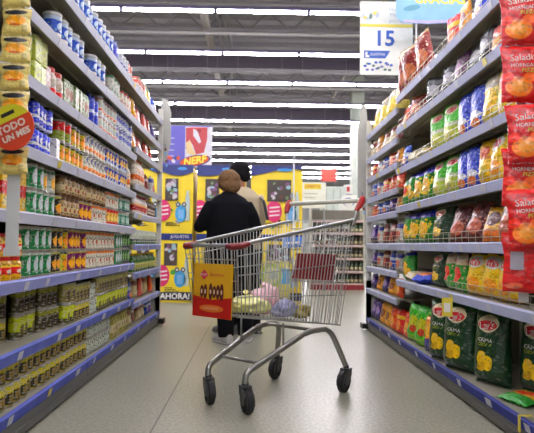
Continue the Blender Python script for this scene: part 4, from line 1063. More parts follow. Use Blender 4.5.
# --- companion with black hair and beige jacket, turned to the left
B_A = [(-.16,.02,1.235), (-.2,.04,1.11), (-.22,.1,1.0), (-.16,.2,1.03), (-.1,.28,1.06)]
B_B = [(.16,.02,1.235), (.21,-.01,1.11), (.225,.02,.99), (.17,.12,.98), (.10,.2,1.0)]
HB = Vector((0,.07,1.43))
def bodyB(bm):
    torso(bm, sh=1.265, hip=.83); legs(bm, hip=.83, steps=(.08,-.05)); arm(bm, B_A); arm(bm, B_B)
    bm_tube(bm, [(0,.05,1.26),(0,.06,1.32),(0,.065,1.37)], [.055,.05,.052], 12)
    head(bm, HB, R(15), R(-14), 1.0)
    hand(bm, B_A[-1], (.3,.9,.1), (.3,0,-1), 1, 1); hand(bm, B_B[-1], (-.3,.9,.1), (-.3,0,-1), 1, -1)
    for s, st in ((-1,.08),(1,-.05)): bm_tube(bm, [(s*.085,st-.03,.04),(s*.09,st+.08,.035),(s*.092,st+.15,.03)], [(.034,.035),(.038,.028),(.03,.02)], 10, ref=(1,0,0))
pb = person('person', (-.105, 5.66, .0), R(48), 'companion with black hair in a beige jacket beside the shopper in black', SKIN2, dict(body=bodyB))
def jackB(bm):
    zs = [.74, .8, .95, 1.1, 1.21, 1.265, 1.30]
    ra = [.195, .198, .19, .198, .205, .165, .085]; rb = [.14, .142, .135, .138, .13, .105, .08]
    bm_tube(bm, [(0, .008*k, z) for k, z in enumerate(zs)], list(zip(ra, rb)), 24)
    arm(bm, B_A[:4] + [(-.11,.262,1.055)], .024, (.06,.052,.044,.038,.03)); arm(bm, B_B[:4] + [(.112,.188,.997)], .024, (.06,.052,.044,.038,.03))
    bm_tube(bm, [(0,.05,1.28),(0,.03,1.315)], [(.08,.085),(.09,.09)], 16)
pb.scale = (1.07,1.07,1.07)
organic('jacket', jackB, mat('beige_jacket_cloth', (196,182,150), .75, noise_col=(176,160,130), nscale=6, bump=.3, bscale=9), .012, 3, pb)
organic('trousers', lambda bm: legs(bm, .02, .06, hip=.83, steps=(.08,-.05)), mat('charcoal_trousers_cloth', (22,22,26), .85, spec=.15, bump=.4, bscale=12), .012, 2, pb)
def hairB(bm):
    M_ = Matrix.Translation(HB) @ Matrix.Rotation(R(15),4,'Z') @ Matrix.Rotation(R(-14),4,'X')
    st = len(bm.verts)
    bm_sphere(bm, (0,-.014,.036), (.092,.102,.095), 20, 14); bm_sphere(bm, (0,-.055,-.01), (.076,.055,.07), 16, 10)
    for e in (-1,1): bm_sphere(bm, (e*.068,-.02,.015), (.022,.045,.05), 10, 8)
    bm.verts.ensure_lookup_table()
    for v in bm.verts[st:]: v.co = M_ @ v.co
organic('hair', hairB, mat('black_hair', (12,10,12), .7, spec=.15, bump=.7, bscale=80), .007, 1, pb)
for e in (-1, 1):
    M_ = Matrix.Translation(HB) @ Matrix.Rotation(R(15),4,'Z') @ Matrix.Rotation(R(-14),4,'X')
    bm = bmesh.new(); bm_sphere(bm, (0,0,0), .011, 10, 8)
    for v in bm.verts: v.co = M_ @ (v.co + Vector((e*.03,.078,.004)))
    part('eye', bm, EYEB, pb)
for x, y, yw in ((-.088,.08,.1), (.088,-.05,-.1)):
    bm = bmesh.new(); shoe(bm, x, y, yw); part('shoe', bm, mat('grey_shoe', (120,118,116), .5), pb, 60)
bm = bmesh.new(); bm_tube(bm, [(.13,.14,1.1),(.14,.03,1.292),(.15,-.1,1.2),(.14,-.16,1.02)], [(.02,.004)]*4, 8, ref=(1,0,0)); part('bag_strap', bm, BK_, pb)
# ------------------------------------------------------------------ hanging strips at both sides of the aisle
Ys = 2.16; Xs = (14.5-255)/F*Ys
o = empty('hanging_clip_strip', (Xs, Ys, 0)); tag(o, 'white plastic clip strip with cream seasoning packets hanging from the tin shelves', 'clip strip')
bm = bmesh.new(); bm_box(bm, -.024, .024, 0, .002, .80, 2.19); bm_box(bm, -.03, .03, -.001, .003, .80, .83); part('backing_strip', bm, mat('white_strip_plastic', (206,208,204), .35), o)
bm = bmesh.new(); bm_tube(bm, [(0,.001,2.185),(-.02,.01,2.2),(-.1,.02,2.19)], .003, 6); part('hook', bm, CHROME, o)
for i in range(10):
    z = 1.11 - .012 + .103*i
    q = put(P['hatpack'], (Xs + random.uniform(-.004,.004), Ys-.02, z), random.uniform(-.12,.12), 'cream seasoning packet with dark hat, %s from the bottom of the clip strip' % ORD[i], 'seasoning packets on the clip strip', tilt=-.03)
o = empty('round_sign', ((11-255)/F*2.06, 2.06, .85+115/F*2.06)); tag(o, 'round red offer sign with yellow-green top hanging on the clip strip', 'sign')
o.rotation_euler = (0, 0, R(-8)); r = .082
bm = bmesh.new(); flat_poly(bm, ell(0,0,r,r,40), .004, .004, 0)
c0 = R(24); pts = []
for k in range(21):
    a = c0 + R(18) + (PI-R(36))*k/20; pts.append((r*.995*math.cos(a), r*.995*math.sin(a)))
flat_poly(bm, pts, -.0002, .001, 1)
flat_poly(bm, [(x*math.cos(c0)-z*math.sin(c0), x*math.sin(c0)+z*math.cos(c0)) for x, z in ((-.022,.043),(.03,.043),(.03,.057),(-.022,.057))], -.0014, .001, 2)
flat_poly(bm, ell(-.072,.0,.016,.012,14), -.0014, .001, 2)
part('sign_disc', bm, [mat('sign_red', (220,70,36), .35), mat('sign_lime', (212,206,40), .35), BK_], o)
for s_, sz, dx, dz in (('TODO', .037, .0, .0), ('UN MES', .031, .006, -.034)):
    bm = bmesh.new(); bm_text(bm, s_, sz, lambda a, b: (a + (dx*math.cos(c0)-dz*math.sin(c0)), -.0032, b + (dx*math.sin(c0)+dz*math.cos(c0))), rot=c0, bold=.0012)
    part('lettering', bm, mat('sign_cream', (240,226,206), .4), o)

Yb = 2.2; Xb = 1.038
o = empty('hanging_clip_strip', (Xb, Yb+.045, 0)); tag(o, 'clip strip of red snack bags hanging from the snack shelves', 'clip strip')
bm = bmesh.new(); bm_box(bm, -.02, .02, 0, .002, .64, 2.05); part('backing_strip', bm, mat('white_strip_plastic', (206,208,204), .35), o)
bm = bmesh.new(); bm_tube(bm, [(0,.001,2.04),(.02,.01,2.05),(.09,.01,2.05)], .003, 6); part('hook', bm, CHROME, o)
def zc(py): return .85 + (247-py)/F*Yb
zs = [(292,0), (248,1), (206,1), (163,1), (100,1), (40,1), (-14,1)]
for i, (py, fr) in enumerate(zs):
    p = P['redstrip'] if fr else P['redback']
    put(p, (Xb + (.0, .004, -.002, .006, .0, .006, .0)[i], Yb - (0, .052, 0, .052, 0, 0, 0)[i], zc(py)), R((-6,-6,-4,-9,-4,-7,-5)[i]), '%s, %s from the bottom of the hanging strip' % ('red snack bag with orange rounds' if fr else 'red snack bag showing its back', ORD[i]),
        'red snack bags on the hanging strip', roll=R((1,-3,2,-2,1,-2,2)[i]))
for q in (3,):
    pass
# white barcode panels on the bag turned round
bm = bmesh.new(); bm_box(bm, -.024, .024, -.001, .001, 0, .068); 
bk = [o_ for o_ in bpy.data.objects if o_.get('label', '').startswith('red snack bag showing')][0]
c = part('barcode_panel', bm, mat('barcode_grey', (178,172,184), .5), bk); c.location = (-.055, -.031, .085)
# yellow shelf tag
o = empty('shelf_tag', (XR-.05, 3.33, .455)); tag(o, 'yellow price tag hanging from the second lowest snack shelf', 'price tag')
bm = bmesh.new(); bm_box(bm, -.001, .001, -.03, .03, 0, .105); part('card', bm, [TICKET_Y], o); o.rotation_euler = (0, 0, R(55))
bm = bmesh.new(); bm_box(bm, -.002, -.0008, -.018, .018, .025, .075); part('price_panel', bm, [W_], o)
# yellow corner piece of the base
o = empty('corner_protector', (XR-.012, 2.5, 0)); bm = bmesh.new(); bm_box(bm, -.010, -.003, -.006, .006, .07, .135); bm_box(bm, -.010, .05, -.006, .006, .135, .140)
part('yellow_edge', bm, [TICKET_Y], o); tag(o, 'yellow corner protector on the snack shelving base by the green packet', 'corner protector')

# ------------------------------------------------------------------ hanging signs over the snack end
def wires(o, xs, z0, z1=5.0):
    for x in xs:
        bm = bmesh.new(); bm_tube(bm, [(x,0,z0),(x,0,z1)], .002, 4)
        part('hanging_wire', bm, STEEL, o)
Y15 = 6.25; k = Y15/F
def px(x): return (x-255)*k
def pz(y, x=390): return .85 + (246.0-y)*k
o = empty('hanging_sign', (px(387), Y15, 0)); tag(o, 'white hanging sign with a large blue 15 above the snack shelving', 'sign')
w2 = (414-360)/2*k; z0, z1 = pz(72), pz(-4)
bm = bmesh.new()
flat_poly(bm, [(-w2,z0),(w2,z0),(w2,z1),(-w2,z1)], .004, .006, 0)
flat_poly(bm, [(-w2,pz(21.5)),(w2,pz(21.5)),(w2,z1),(-w2,z1)], -.003, .001, 1)
flat_poly(bm, [(-w2,pz(22.5)),(w2,pz(22.5)),(w2,pz(19.5)),(-w2,pz(19.5))], -.005, .001, 2)
X = lambda x: (x-387)*k
flat_poly(bm, [(X(364),pz(55)),(X(386),pz(55)),(X(391),pz(47)),(X(364),pz(47))], -.003, .001, 3)
flat_poly(bm, [(X(365.5),pz(54)),(X(369.5),pz(54)),(X(369.5),pz(52)),(X(367.5),pz(52)),(X(367.5),pz(48.5)),(X(365.5),pz(48.5))], -.005, .001, 0)
for i in range(16):
    flat_poly(bm, ell(X(365+1.8*i+random.uniform(-1,1)), pz(63+4*math.sin(i*1.9)), .02, .014, 8), -.003-.0003*i, .001, (3,4,5)[i % 3])
for i in range(7): flat_poly(bm, ell(X(364+2.3*i), pz(11+3*math.sin(i)), .018, .035, 9, rot=i), -.0046-.0003*i, .001, (6,2,6,5)[i % 4])
part('sign_board', bm, [mat('sign_white', (232,232,222), .5), mat('sign_pale', (214,216,206), .5), mat('sign_mustard', (222,200,70), .5), mat('sign_blue', (44,90,180), .5), mat('sign_violet', (110,112,180), .5), mat('sign_leaf', (90,120,110), .5), mat('sign_grey', (176,190,204), .5)], o)
mb = mat('sign_blue', (44,90,180), .5); mg = mat('sign_greytext', (150,160,176), .5)
for s_, sz, xx, yy, mm, bo in (('15', .235, 385, 35, mb, .006), ('Nuevo', .06, 397, 4, mg, 0), ('Mejor', .06, 397, 10, mg, 0), ('precio', .06, 397, 16, mg, 0), ('CUOTAS', .04, 378, 51, LW, 0)):
    bm = bmesh.new(); bm_text(bm, s_, sz, lambda a, b: (X(xx)+a, -.007, pz(yy)+b), bold=bo); part('lettering', bm, mm, o)
wires(o, (-w2+.04, w2-.04), z1)
Yk = 5.9; k2 = Yk/F
o = empty('hanging_sign', ((433-255)*k2, Yk, 0)); tag(o, 'light blue banner with yellow letters hanging over the snack end bay', 'sign')
X2 = lambda x: (x-433)*k2
Z2 = lambda y: .85 + (247-y)*k2
bm = bmesh.new()
pts = [(X2(397),Z2(13)),(X2(404),Z2(18.5)),(X2(430),Z2(19.5)),(X2(455),Z2(17.5)),(X2(467),Z2(13)),(X2(468),Z2(-14)),(X2(397),Z2(-14))]
flat_poly(bm, pts, .004, .008, 0)
flat_poly(bm, [(X2(404),Z2(18)),(X2(430),Z2(19)),(X2(455),Z2(17)),(X2(455),Z2(14.5)),(X2(430),Z2(16)),(X2(404),Z2(15.5))], -.005, .001, 1)
flat_poly(bm, ell(X2(413),Z2(3),.09,.03,14,rot=.2), -.005, .001, 2)
part('banner_board', bm, [mat('banner_blue', (130,180,232), .5), mat('banner_pink', (186,170,206), .5), mat('banner_teal', (90,150,170), .5)], o)
bm = bmesh.new(); bm_text(bm, 'GRACIAS', .13, lambda a, b: (X2(442)+a, -.006, Z2(-6)+b), bold=.004); part('lettering', bm, mat('banner_yellow', (236,226,60), .5), o)
bm = bmesh.new(); bm_tube(bm, [((418-433)*k2, .01, 2.19), ((418-433)*k2, .01, Z2(10))], .009, 8); part('pole', bm, mat('white_pole', (226,228,228), .4), o)
wires(o, (-.3, .3), Z2(-14))

# white sign strips hanging at both aisle ends
def strip_sign(x, Y, pts, label):
    o = empty('hanging_banner', (x, Y, 0)); tag(o, label, 'banner')
    bm = bmesh.new(); flat_poly(bm, pts, .002, .004, 0); part('sheet', bm, mat('translucent_white_plastic', (176,176,168), .4), o)
    bm = bmesh.new()
    for i in range(6): flat_poly(bm, ell(pts[0][0]+.05+.004*i, pts[0][1]+.1+(pts[2][1]-pts[0][1]-.2)*i/5, .012, .02, 8), -.003, .001, i % 3)
    part('printed_mark', bm, [GY_, BR_, LB_], o)
k3 = 6.33/F
strip_sign((164-255)*k3, 6.33, [(-.05,1.82),(.0,1.72),(.03,1.8),(.06,1.95),(.06,2.28),(.02,2.42),(-.05,2.44)], 'white plastic banner hooked on the end of the tin shelving')
k3 = 6.1/F
strip_sign((364-255)*k3, 6.12, [(-.06,1.3),(.0,1.22),(.05,1.3),(.05,2.1),(.03,2.33),(-.02,2.36),(-.06,2.1)], 'long white plastic banner hooked on the end of the snack shelving')

# ------------------------------------------------------------------ yellow promotional displays beyond the aisle
Yd = 8.6; kd = Yd/F
def dz(y): return max(.0, .85 + (245.5-y)*kd)
def display(x0, x1, label, photo, pink, robot, top_pts=None, seed=0):
    cx = (x0+x1)/2; W = (x1-x0)*kd; o = empty('toy_display', ((cx-255)*kd, Yd, 0)); tag(o, label, 'display', 'yellow toy displays on the promenade')
    q = lambda x: (x-cx)*kd
    h = W/2 - .01
    bm = bmesh.new(); bm_box(bm, -h, h, .0, .7, .0, dz(236)); bm_box(bm, -h, h, .02, .7, dz(236), dz(169)); part('yellow_box', bm, Y_, o)
    # header with wavy lower edge
    bm = bmesh.new(); n = 12; up = []
    for i in range(n+1):
        t = i/n; up.append((-h + 2*h*t, dz(173 + 4*math.sin(t*3.1 + seed))))
    flat_poly(bm, up + [(h, dz(166)), (-h, dz(166))], .012, .02, 0)
    hd = part('header_board', bm, DB_, o)
    bm = bmesh.new(); flat_poly(bm, ell(h*.3,dz(170),h*.3,.022,16), -.011, .001, 0); part('header_logo', bm, mat('header_light', (60,150,220), .45), hd)
    bm = bmesh.new(); flat_poly(bm, [(-h,dz(241.5)),(h,dz(241.5)),(h,dz(235)),(-h,dz(235))], -.001, .012, 0); bd = part('blue_band', bm, DB_, o)
    bm = bmesh.new(); bm_text(bm, 'JUGUETES', .06, lambda a, b: (a+.05, -.0145, dz(238.2)+b)); part('lettering', bm, W_, bd)
    bm = bmesh.new(); flat_poly(bm, [(-h,dz(301)),(h,dz(301)),(h,dz(293)),(-h,dz(293))], -.001, .012, 0); bd = part('black_band', bm, mat('band_navy', (32,40,66), .45), o)
    bm = bmesh.new(); bm_text(bm, '¡AHORA!', .115, lambda a, b: (a-.02, -.0145, dz(297.3)+b), bold=.004); part('lettering', bm, W_, bd)
    for ty, base in ((0, 0), (1, 65)):
        yoff = -.0005
        # photo of riders
        bm = bmesh.new(); a, b_ = photo
        x_, X_ = q(a), q(b_)
        flat_poly(bm, [(x_,dz(202+base)),(X_,dz(202+base)),(X_,dz(180+base)),(x_,dz(180+base))], .0 , .004, 0)
        rnd = random.Random(seed*7 + ty)
        for i in range(16):
            flat_poly(bm, ell(rnd.uniform(x_+.04, X_-.04), rnd.uniform(dz(199+base), dz(183+base)), rnd.uniform(.015,.04), rnd.uniform(.015,.05), 9, rot=i), -.005-.0004*i, .0012, rnd.choice((1,2,3,4,5)))
        part('photo_panel', bm, [mat('photo_dark', (70,60,56), .5), mat('photo_white', (200,190,196), .5), mat('photo_green', (110,140,90), .5), mat('photo_violet', (130,80,130), .5), mat('photo_brown', (100,64,50), .5), mat('photo_sky', (150,190,200), .5)], o)
        if pink:
            bm = bmesh.new(); flat_poly(bm, [(max(-h, min(h, a_)), c_) for a_, c_ in ell(q(pink),dz(212+base),.115,.16,22)], .0, .003, 0)
            for i in range(3): flat_poly(bm, [(max(-h,q(pink)-.07),dz(209+4*i+base)),(q(pink)+.08,dz(208+4*i+base)),(q(pink)+.08,dz(206.6+4*i+base)),(max(-h,q(pink)-.07),dz(207.6+4*i+base))], -.0035, .001, 1)
            part('pink_disc', bm, [PK_, W_], o)
        bm = bmesh.new(); r0 = q(robot)
        flat_poly(bm, ell(r0,dz(215+base),.085,.125,18), .0, .003, 0)
        for s in (-1, 1): flat_poly(bm, ell(r0+s*.045,dz(206+base),.035,.04,12), -.0035, .001, 1); flat_poly(bm, ell(r0+s*.045,dz(206+base),.014,.016,8), -.005, .001, 2)
        flat_poly(bm, [(r0-.04,dz(220+base)),(r0+.04,dz(220+base)),(r0+.04,dz(211+base)),(r0-.04,dz(211+base))], -.0035, .001, 3)
        part('blue_robot_print', bm, [mat('robot_blue', (60,160,214), .45), mat('robot_grey', (90,96,104), .45), W_, LB_], o)
        bm = bmesh.new(); g0 = q(x1-6)
        flat_poly(bm, [(g0-.03,dz(222+base)),(g0+.03,dz(222+base)),(g0+.03,dz(200+base)),(g0+.012,dz(192+base)),(g0-.012,dz(192+base)),(g0-.03,dz(200+base))], .0, .003, 0)
        part('bottle_print', bm, [mat('robot_pale', (190,206,200), .45)], o)
        cols = [mat('print_white', (226,224,214), .45), OR_, GN_, LB_, BK_, PK_, GY_, BR_]
        for i in range(5):   # small printed toys scattered over the panel
            bm = bmesh.new(); xx = rnd.uniform(-h+.07, h-.07); zz_ = rnd.uniform(dz(229+base), dz(205+base))
            flat_poly(bm, ell(xx, zz_, rnd.uniform(.015,.04), rnd.uniform(.015,.05), 9, rot=i), .003+.0003*i, .004, 0)
            part('toy_print', bm, [cols[rnd.randrange(8)]], o)
        bm = bmesh.new()
        for i in range(3): flat_poly(bm, [(-h*.7,dz(227.5+base-1.6*i)),(h*(.2-.2*i),dz(227.5+base-1.6*i)),(h*(.2-.2*i),dz(226.8+base-1.6*i)),(-h*.7,dz(226.8+base-1.6*i))], .0, .002, 0)
        part('printed_lines', bm, [BK_], o)
        bm = bmesh.new(); flat_poly(bm, ell(q(x0+13) if x0 < 165 else r0+.02,dz(183+base) if x0 < 165 else dz(196+base),.035,.05,14), .0, .006, 0); part('grey_badge', bm, [GY_], o)
    return o
display(132, 160, 'yellow toy display mostly hidden behind the end of the tin shelving', (138,150), None, 152, seed=4)
display(160.5, 193.5, 'yellow toy display under the gun toy poster beside the tin shelving', (165,178), 163, 181, seed=0)
display(196, 246, 'yellow toy display behind the two shoppers', (205,219), 200, 232, seed=1)
dd = display(250, 303, 'yellow toy display with riders photo seen above the cart', (267,291), 274, 291, seed=2.2)
bm = bmesh.new(); c9 = 276.5
flat_poly(bm, [((283-c9)*kd,dz(249)),((302-c9)*kd,dz(247)),((302-c9)*kd,dz(237)),((283-c9)*kd,dz(238))], -.016, .002, 0)
flat_poly(bm, [((286-c9)*kd,dz(244.5)),((300-c9)*kd,dz(243.5)),((300-c9)*kd,dz(241.5)),((286-c9)*kd,dz(242.5))], -.019, .002, 1)
part('blue_flash', bm, [mat('flash_blue', (70,130,214), .45), W_], dd)
# green ride-on toy art circle seen through the cart
o = empty('toy_wheel_box', ((272-255)*8.4/F, 8.33, 0)); tag(o, 'white toy box with green disc standing in front of the yellow display', 'toy box')
k4 = 8.33/F
bm = bmesh.new(); bm_box(bm, -.27, .27, 0, .2, 0, .62); part('box_body', bm, mat('box_cream', (226,216,90), .5), o)
bm = bmesh.new(); flat_poly(bm, ell(.0,.42,.16,.17,26), -.001, .004, 0); flat_poly(bm, ell(.0,.42,.11,.12,26), -.006, .002, 1); flat_poly(bm, ell(.02,.42,.05,.06,16), -.009, .002, 2)
flat_poly(bm, [(.14,.3),(.26,.3),(.26,.52),(.14,.52)], -.001, .003, 3); flat_poly(bm, ell(-.19,.33,.06,.05,14), -.001, .003, 4)
part('disc_print', bm, [mat('disc_green', (170,190,70), .5), mat('disc_pale', (214,214,150), .5), mat('disc_silver', (170,180,160), .5), mat('robot_blue', (60,160,214), .45), BK_], o)
bm = bmesh.new(); flat_poly(bm, [(-.27,.0),(.27,.0),(.27,.1),(-.27,.1)], -.001, .004, 0); bd = part('black_band', bm, mat('band_navy', (32,40,66), .45), o)
bm = bmesh.new(); bm_text(bm, '¡AHORA!', .09, lambda a, b: (a+.1, -.0065, .05+b), bold=.003); part('lettering', bm, W_, bd)

# toy poster above the displays: red creature, logo below
Yn = 8.75; kn = Yn/F
o = empty('toy_poster', ((185-255)*kn, Yn, 0)); tag(o, 'blue, white and red toy poster with orange logo above the yellow displays', 'poster')
Xn = lambda x: (x-185)*kn
Zn = lambda y: .85 + (245-y)*kn
bm = bmesh.new()
flat_poly(bm, [(Xn(159),Zn(168)),(Xn(211),Zn(168)),(Xn(211),Zn(126)),(Xn(159),Zn(126))], .01, .012, 0)
flat_poly(bm, [(Xn(184),Zn(168)),(Xn(211),Zn(168)),(Xn(211),Zn(127)),(Xn(184),Zn(127))], -.003, .001, 1)
flat_poly(bm, [(Xn(185),Zn(150)),(Xn(184.5),Zn(128)),(Xn(190),Zn(127.5)),(Xn(206),Zn(127.5)),(Xn(206),Zn(140)),(Xn(203),Zn(153)),(Xn(195),Zn(155)),(Xn(192),Zn(146)),(Xn(188),Zn(140))], -.0045, .002, 2)
flat_poly(bm, [(Xn(192),Zn(129)),(Xn(196),Zn(131)),(Xn(200),Zn(142)),(Xn(198),Zn(144)),(Xn(192),Zn(136))], -.007, .001, 1)
flat_poly(bm, [(Xn(186),Zn(154)),(Xn(185),Zn(143)),(Xn(189),Zn(141)),(Xn(192),Zn(150)),(Xn(196),Zn(157))], -.0075, .001, 3)
flat_poly(bm, ell(Xn(198),Zn(131),.035,.03,12), -.0085, .001, 4)
for i in range(4): flat_poly(bm, [(Xn(163),Zn(139.2+6*i)),(Xn(173),Zn(139.2+6*i)),(Xn(173),Zn(138.4+6*i)),(Xn(163),Zn(138.4+6*i))], -.003, .001, 1)
for i in range(7): flat_poly(bm, ell(Xn(163+2.4*i),Zn(160+2*math.sin(i*2)),.025,.035,10,rot=i), -.003-.0004*i, .001, (1,6,5,2)[i % 4])
flat_poly(bm, ell(Xn(194),Zn(161.5),.235,.085,26,rot=.18), -.009, .002, 6); flat_poly(bm, ell(Xn(193.5),Zn(161.5),.22,.072,26,rot=.18), -.0115, .001, 5)
part('poster_board', bm, [mat('poster_violet', (96,90,190), .5), mat('poster_white', (214,212,222), .5), mat('poster_red', (190,60,66), .5), mat('poster_cream', (226,200,140), .5), mat('poster_darkred', (150,36,48), .5), mat('poster_orange', (214,76,16), .5), mat('poster_navy', (40,50,120), .5)], o)
bm = bmesh.new(); bm_text(bm, 'NERF', .145, lambda a, b: (Xn(193.5)+a, -.0145, Zn(161.5)+b), rot=.18, shear=.25, bold=.006); part('lettering', bm, mat('poster_yellow', (250,224,60), .5), o)
wires(o, (-.3, .3), Zn(126))
# thin white pole
o = empty('sign_pole', ((293.6-255)*8.2/F, 8.2, 0)); tag(o, 'thin white pole standing before the yellow displays', 'pole')
bm = bmesh.new(); bm_tube(bm, [(0,0,.02),(0,0,.85+(245-152)*8.2/F)], .011, 8); part('shaft', bm, mat('white_pole', (226,228,228), .4), o)
bm = bmesh.new(); bm_lathe(bm, [(0,0),(.09,0),(.09,.012),(.02,.02),(0,.02)], 16); part('foot', bm, GY_, o)

# ------------------------------------------------------------------ bottle gondola on the far side
Yg = 11.3; kg = Yg/F
o = empty('bottle_gondola', ((338-255)*kg, Yg, 0)); tag(o, 'far shelving of dark bottles with a red base seen behind the cart', 'shelving')
Wg = 1.02; gl = [.12, .36, .61, .86, 1.1, 1.34]
bm = bmesh.new(); bm_box(bm, -Wg/2, Wg/2, .38, .4, 0, 1.56); part('back_panel', bm, BACKP, o)
bm = bmesh.new(); bm_box(bm, -Wg/2, Wg/2, -.02, .38, .0, .1); part('red_base', bm, mat('gondola_red', (140,30,36), .45), o)
for s in (-1, 1):
    bm = bmesh.new(); bm_box(bm, s*Wg/2-.012, s*Wg/2+.012, .0, .4, 0, 1.6); part('end_panel', bm, WHITE_METAL, o)
for i, z in enumerate(gl):
    bm = bmesh.new(); bm_box(bm, -Wg/2+.013, Wg/2-.013, .0, .375, z-.015, z); s_ = part('shelf', bm, WHITE_METAL, o)
    bm = bmesh.new(); bm_box(bm, -Wg/2+.013, Wg/2-.013, -.012, -.001, z-.035, z+.01); part('price_rail', bm, mat('pinkish_rail', (214,186,180), .4), s_)
gb = [bottle('dark_bottle', pack('far_dark_print', (56,50,40), [(.2,.45,(190,180,150))]), TINM, .034, .19, sh=.6), bottle('green_bottle', pack('far_green_print', (60,84,56), [(.2,.45,(206,200,170))]), TINM, .034, .19, sh=.6), bottle('pale_bottle', pack('far_pale_print', (170,176,166), [(.2,.45,(120,60,60))]), TINM, .034, .18, sh=.6)]
gn = ['dark', 'green', 'pale']
cnt = {}
for i, z in enumerate(gl[:5]):
    for j in range(12):
        x = -Wg/2 + .055 + j*(Wg-.11)/11; c_ = (0,0,1,0,2,1)[(i*5 + j//3) % 6]
        put(gb[c_], (o.location.x + x, Yg + .05, z+.001), random.uniform(-.3,.3), '%s glass bottle, %s from the promenade end, %s shelf of the far gondola' % (gn[c_], ORD[j], POSN[i]), 'bottles on the far gondola', parts=False)
# lower cabinets and signs beyond
def board(name, x0, x1, y0, y1, Y, col, label, cat, extra=(), th=.03, letters=(), legs_=True):
    kk = Y/F; cx = (x0+x1)/2; o = empty(name, ((cx-255)*kk, Y, 0)); tag(o, label, cat)
    q = lambda x: (x-cx)*kk
    zz = lambda y: .85 + (245.5-y)*kk
    bm = bmesh.new(); flat_poly(bm, [(q(x0),zz(y1)),(q(x1),zz(y1)),(q(x1),zz(y0)),(q(x0),zz(y0))], th, th, 0)
    ms = [mat(name+'_face_%d' % len(MATS), col, .5)]
    for (a, b_, c_, d_, colr) in extra:
        ms.append(mat(name+'_ink_%d' % len(MATS), colr, .5)); flat_poly(bm, [(q(a),zz(d_)),(q(b_),zz(d_)),(q(b_),zz(c_)),(q(a),zz(c_))], -.001-.0005*len(ms), .002, len(ms)-1)
    part('sign_board', bm, ms, o)
    if letters:
        bm = bmesh.new()
        for s_, sz, x, y in letters: bm_text(bm, s_, sz, lambda a, b: (q(x)+a, -.012, zz(y)+b))
        part('lettering', bm, RD_, o)
    if legs_:
        bm = bmesh.new()
        for x in (q(x0)+.03, q(x1)-.03): bm_tube(bm, [(x, th/2+.01, 0), (x, th/2+.01, zz(y1))], .015, 8)
        part('stand', bm, GY_, o)
board('price_board', 302, 326, 182, 208, 11.0, (226,228,212), 'white price board with yellow heading beyond the displays', 'sign', [(304,321,183.5,189,(236,220,60)), (304,318,193,194,(180,180,170)), (304,316,197,198,(180,180,170))], letters=(('OFERTA', .08, 312.5, 186.3),))
board('pale_counter', 322, 346, 186, 215, 13.0, (200,212,200), 'pale green counter front beyond the bottle gondola', 'counter', [(326,327,188,214,(170,180,170)),(333,334,188,214,(170,180,170)),(340,341,188,214,(170,180,170))], th=.4)
board('checkout_sign', 344, 353, 184, 193, 13.5, (226,222,216), 'small white sign with red mark near the pillar', 'sign', [(347,350,186,191,(190,40,40))])
board('red_panel', 321, 336, 169, 181, 24.0, (190,60,44), 'red panel far across the hall below the lights', 'panel', [(335,336.5,168,181,(190,60,44))])
o = empty('white_board', ((349-255)*12/F, 12, 0)); tag(o, 'white board with blue arc beside the pillar', 'sign')
bm = bmesh.new(); flat_poly(bm, [(-.2,0),(.25,0),(.25,1.9),(-.1,1.9),(-.2,1.75)], .03, .03, 0); flat_poly(bm, ell(0,1.75,.12,.09,20), -.001, .003, 1); flat_poly(bm, ell(0,1.73,.09,.07,20), -.005, .003, 0)
part('board_panel', bm, [mat('sign_white', (232,232,222), .5), mat('arc_blue', (60,70,160), .5)], o)
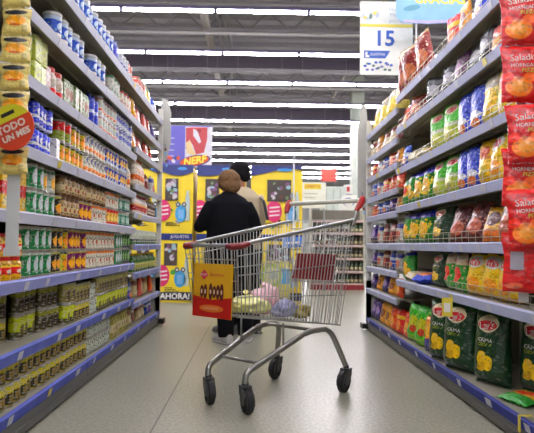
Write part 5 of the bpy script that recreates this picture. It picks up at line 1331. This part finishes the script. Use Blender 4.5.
# dark cabinets against far left and rear so that the hall does not end in emptiness
for i, (X, Y, W, H, col, nm, lb, ct) in enumerate(((-4.2, 13, 2.4, 1.9, (60,84,150), 'far_gondola', 'blue far shelving block behind the yellow displays', 'shelving'), (1.3, 22, 3.0, 1.7, (176,182,170), 'far_gondola', 'pale far shelving block under the last rows of lights', 'shelving'), (-1.2, 24, 2.6, 1.8, (150,154,150), 'far_gondola', 'grey far shelving block behind the shoppers', 'shelving'))):
    o = empty(nm, (X, Y, 0)); tag(o, lb, ct)
    bm = bmesh.new(); bm_box(bm, -W/2, W/2, .42, .45, 0, H); part('back_panel', bm, mat('far_block_%d' % i, col, .6), o)
    for j in range(5):
        bm = bmesh.new(); bm_box(bm, -W/2, W/2, 0, .415, .1+j*(H-.2)/5, .13+j*(H-.2)/5); part('shelf', bm, WHITE_METAL, o)
    for s in (-1, 1):
        bm = bmesh.new(); bm_box(bm, s*(W/2+.02)-.015, s*(W/2+.02)+.015, 0, .45, 0, H); part('end_panel', bm, WHITE_METAL, o)

# ------------------------------------------------------------------ camera, view
cam = bpy.data.cameras.new('camera'); co = bpy.data.objects.new('camera', cam); C.objects.link(co)
cam.sensor_fit = 'HORIZONTAL'; cam.sensor_width = 36.0; cam.lens = 36.0*F/534.0
co.location = (0, 0, CAMH); cam.clip_start = .05; cam.clip_end = 200
yaw = math.atan2(12, F); pit = math.atan2(28.5, F)
co.matrix_world = Matrix.Translation((0,0,CAMH)) @ Matrix.Rotation(-yaw, 4, 'Z') @ Matrix.Rotation(PI/2 + pit, 4, 'X') @ Matrix.Rotation(R(.6), 4, 'Z')
cam.dof.use_dof = True; cam.dof.focus_distance = 3.3; cam.dof.aperture_fstop = 4.2
bpy.context.scene.camera = co
w = bpy.data.worlds.new('hall_air'); bpy.context.scene.world = w; w.use_nodes = True
w.node_tree.nodes['Background'].inputs[0].default_value = (.5,.5,.55,1); w.node_tree.nodes['Background'].inputs[1].default_value = .3
sc = bpy.context.scene
sc.view_settings.view_transform = 'Standard'; sc.view_settings.look = 'None'; sc.view_settings.gamma = 1.0
sc.view_settings.exposure = 0.62; sc.view_settings.use_curve_mapping = False
sc.cycles.use_denoising = True; sc.cycles.max_bounces = 6; sc.cycles.diffuse_bounces = 3; sc.cycles.glossy_bounces = 3
sc.cycles.sample_clamp_indirect = 4.0
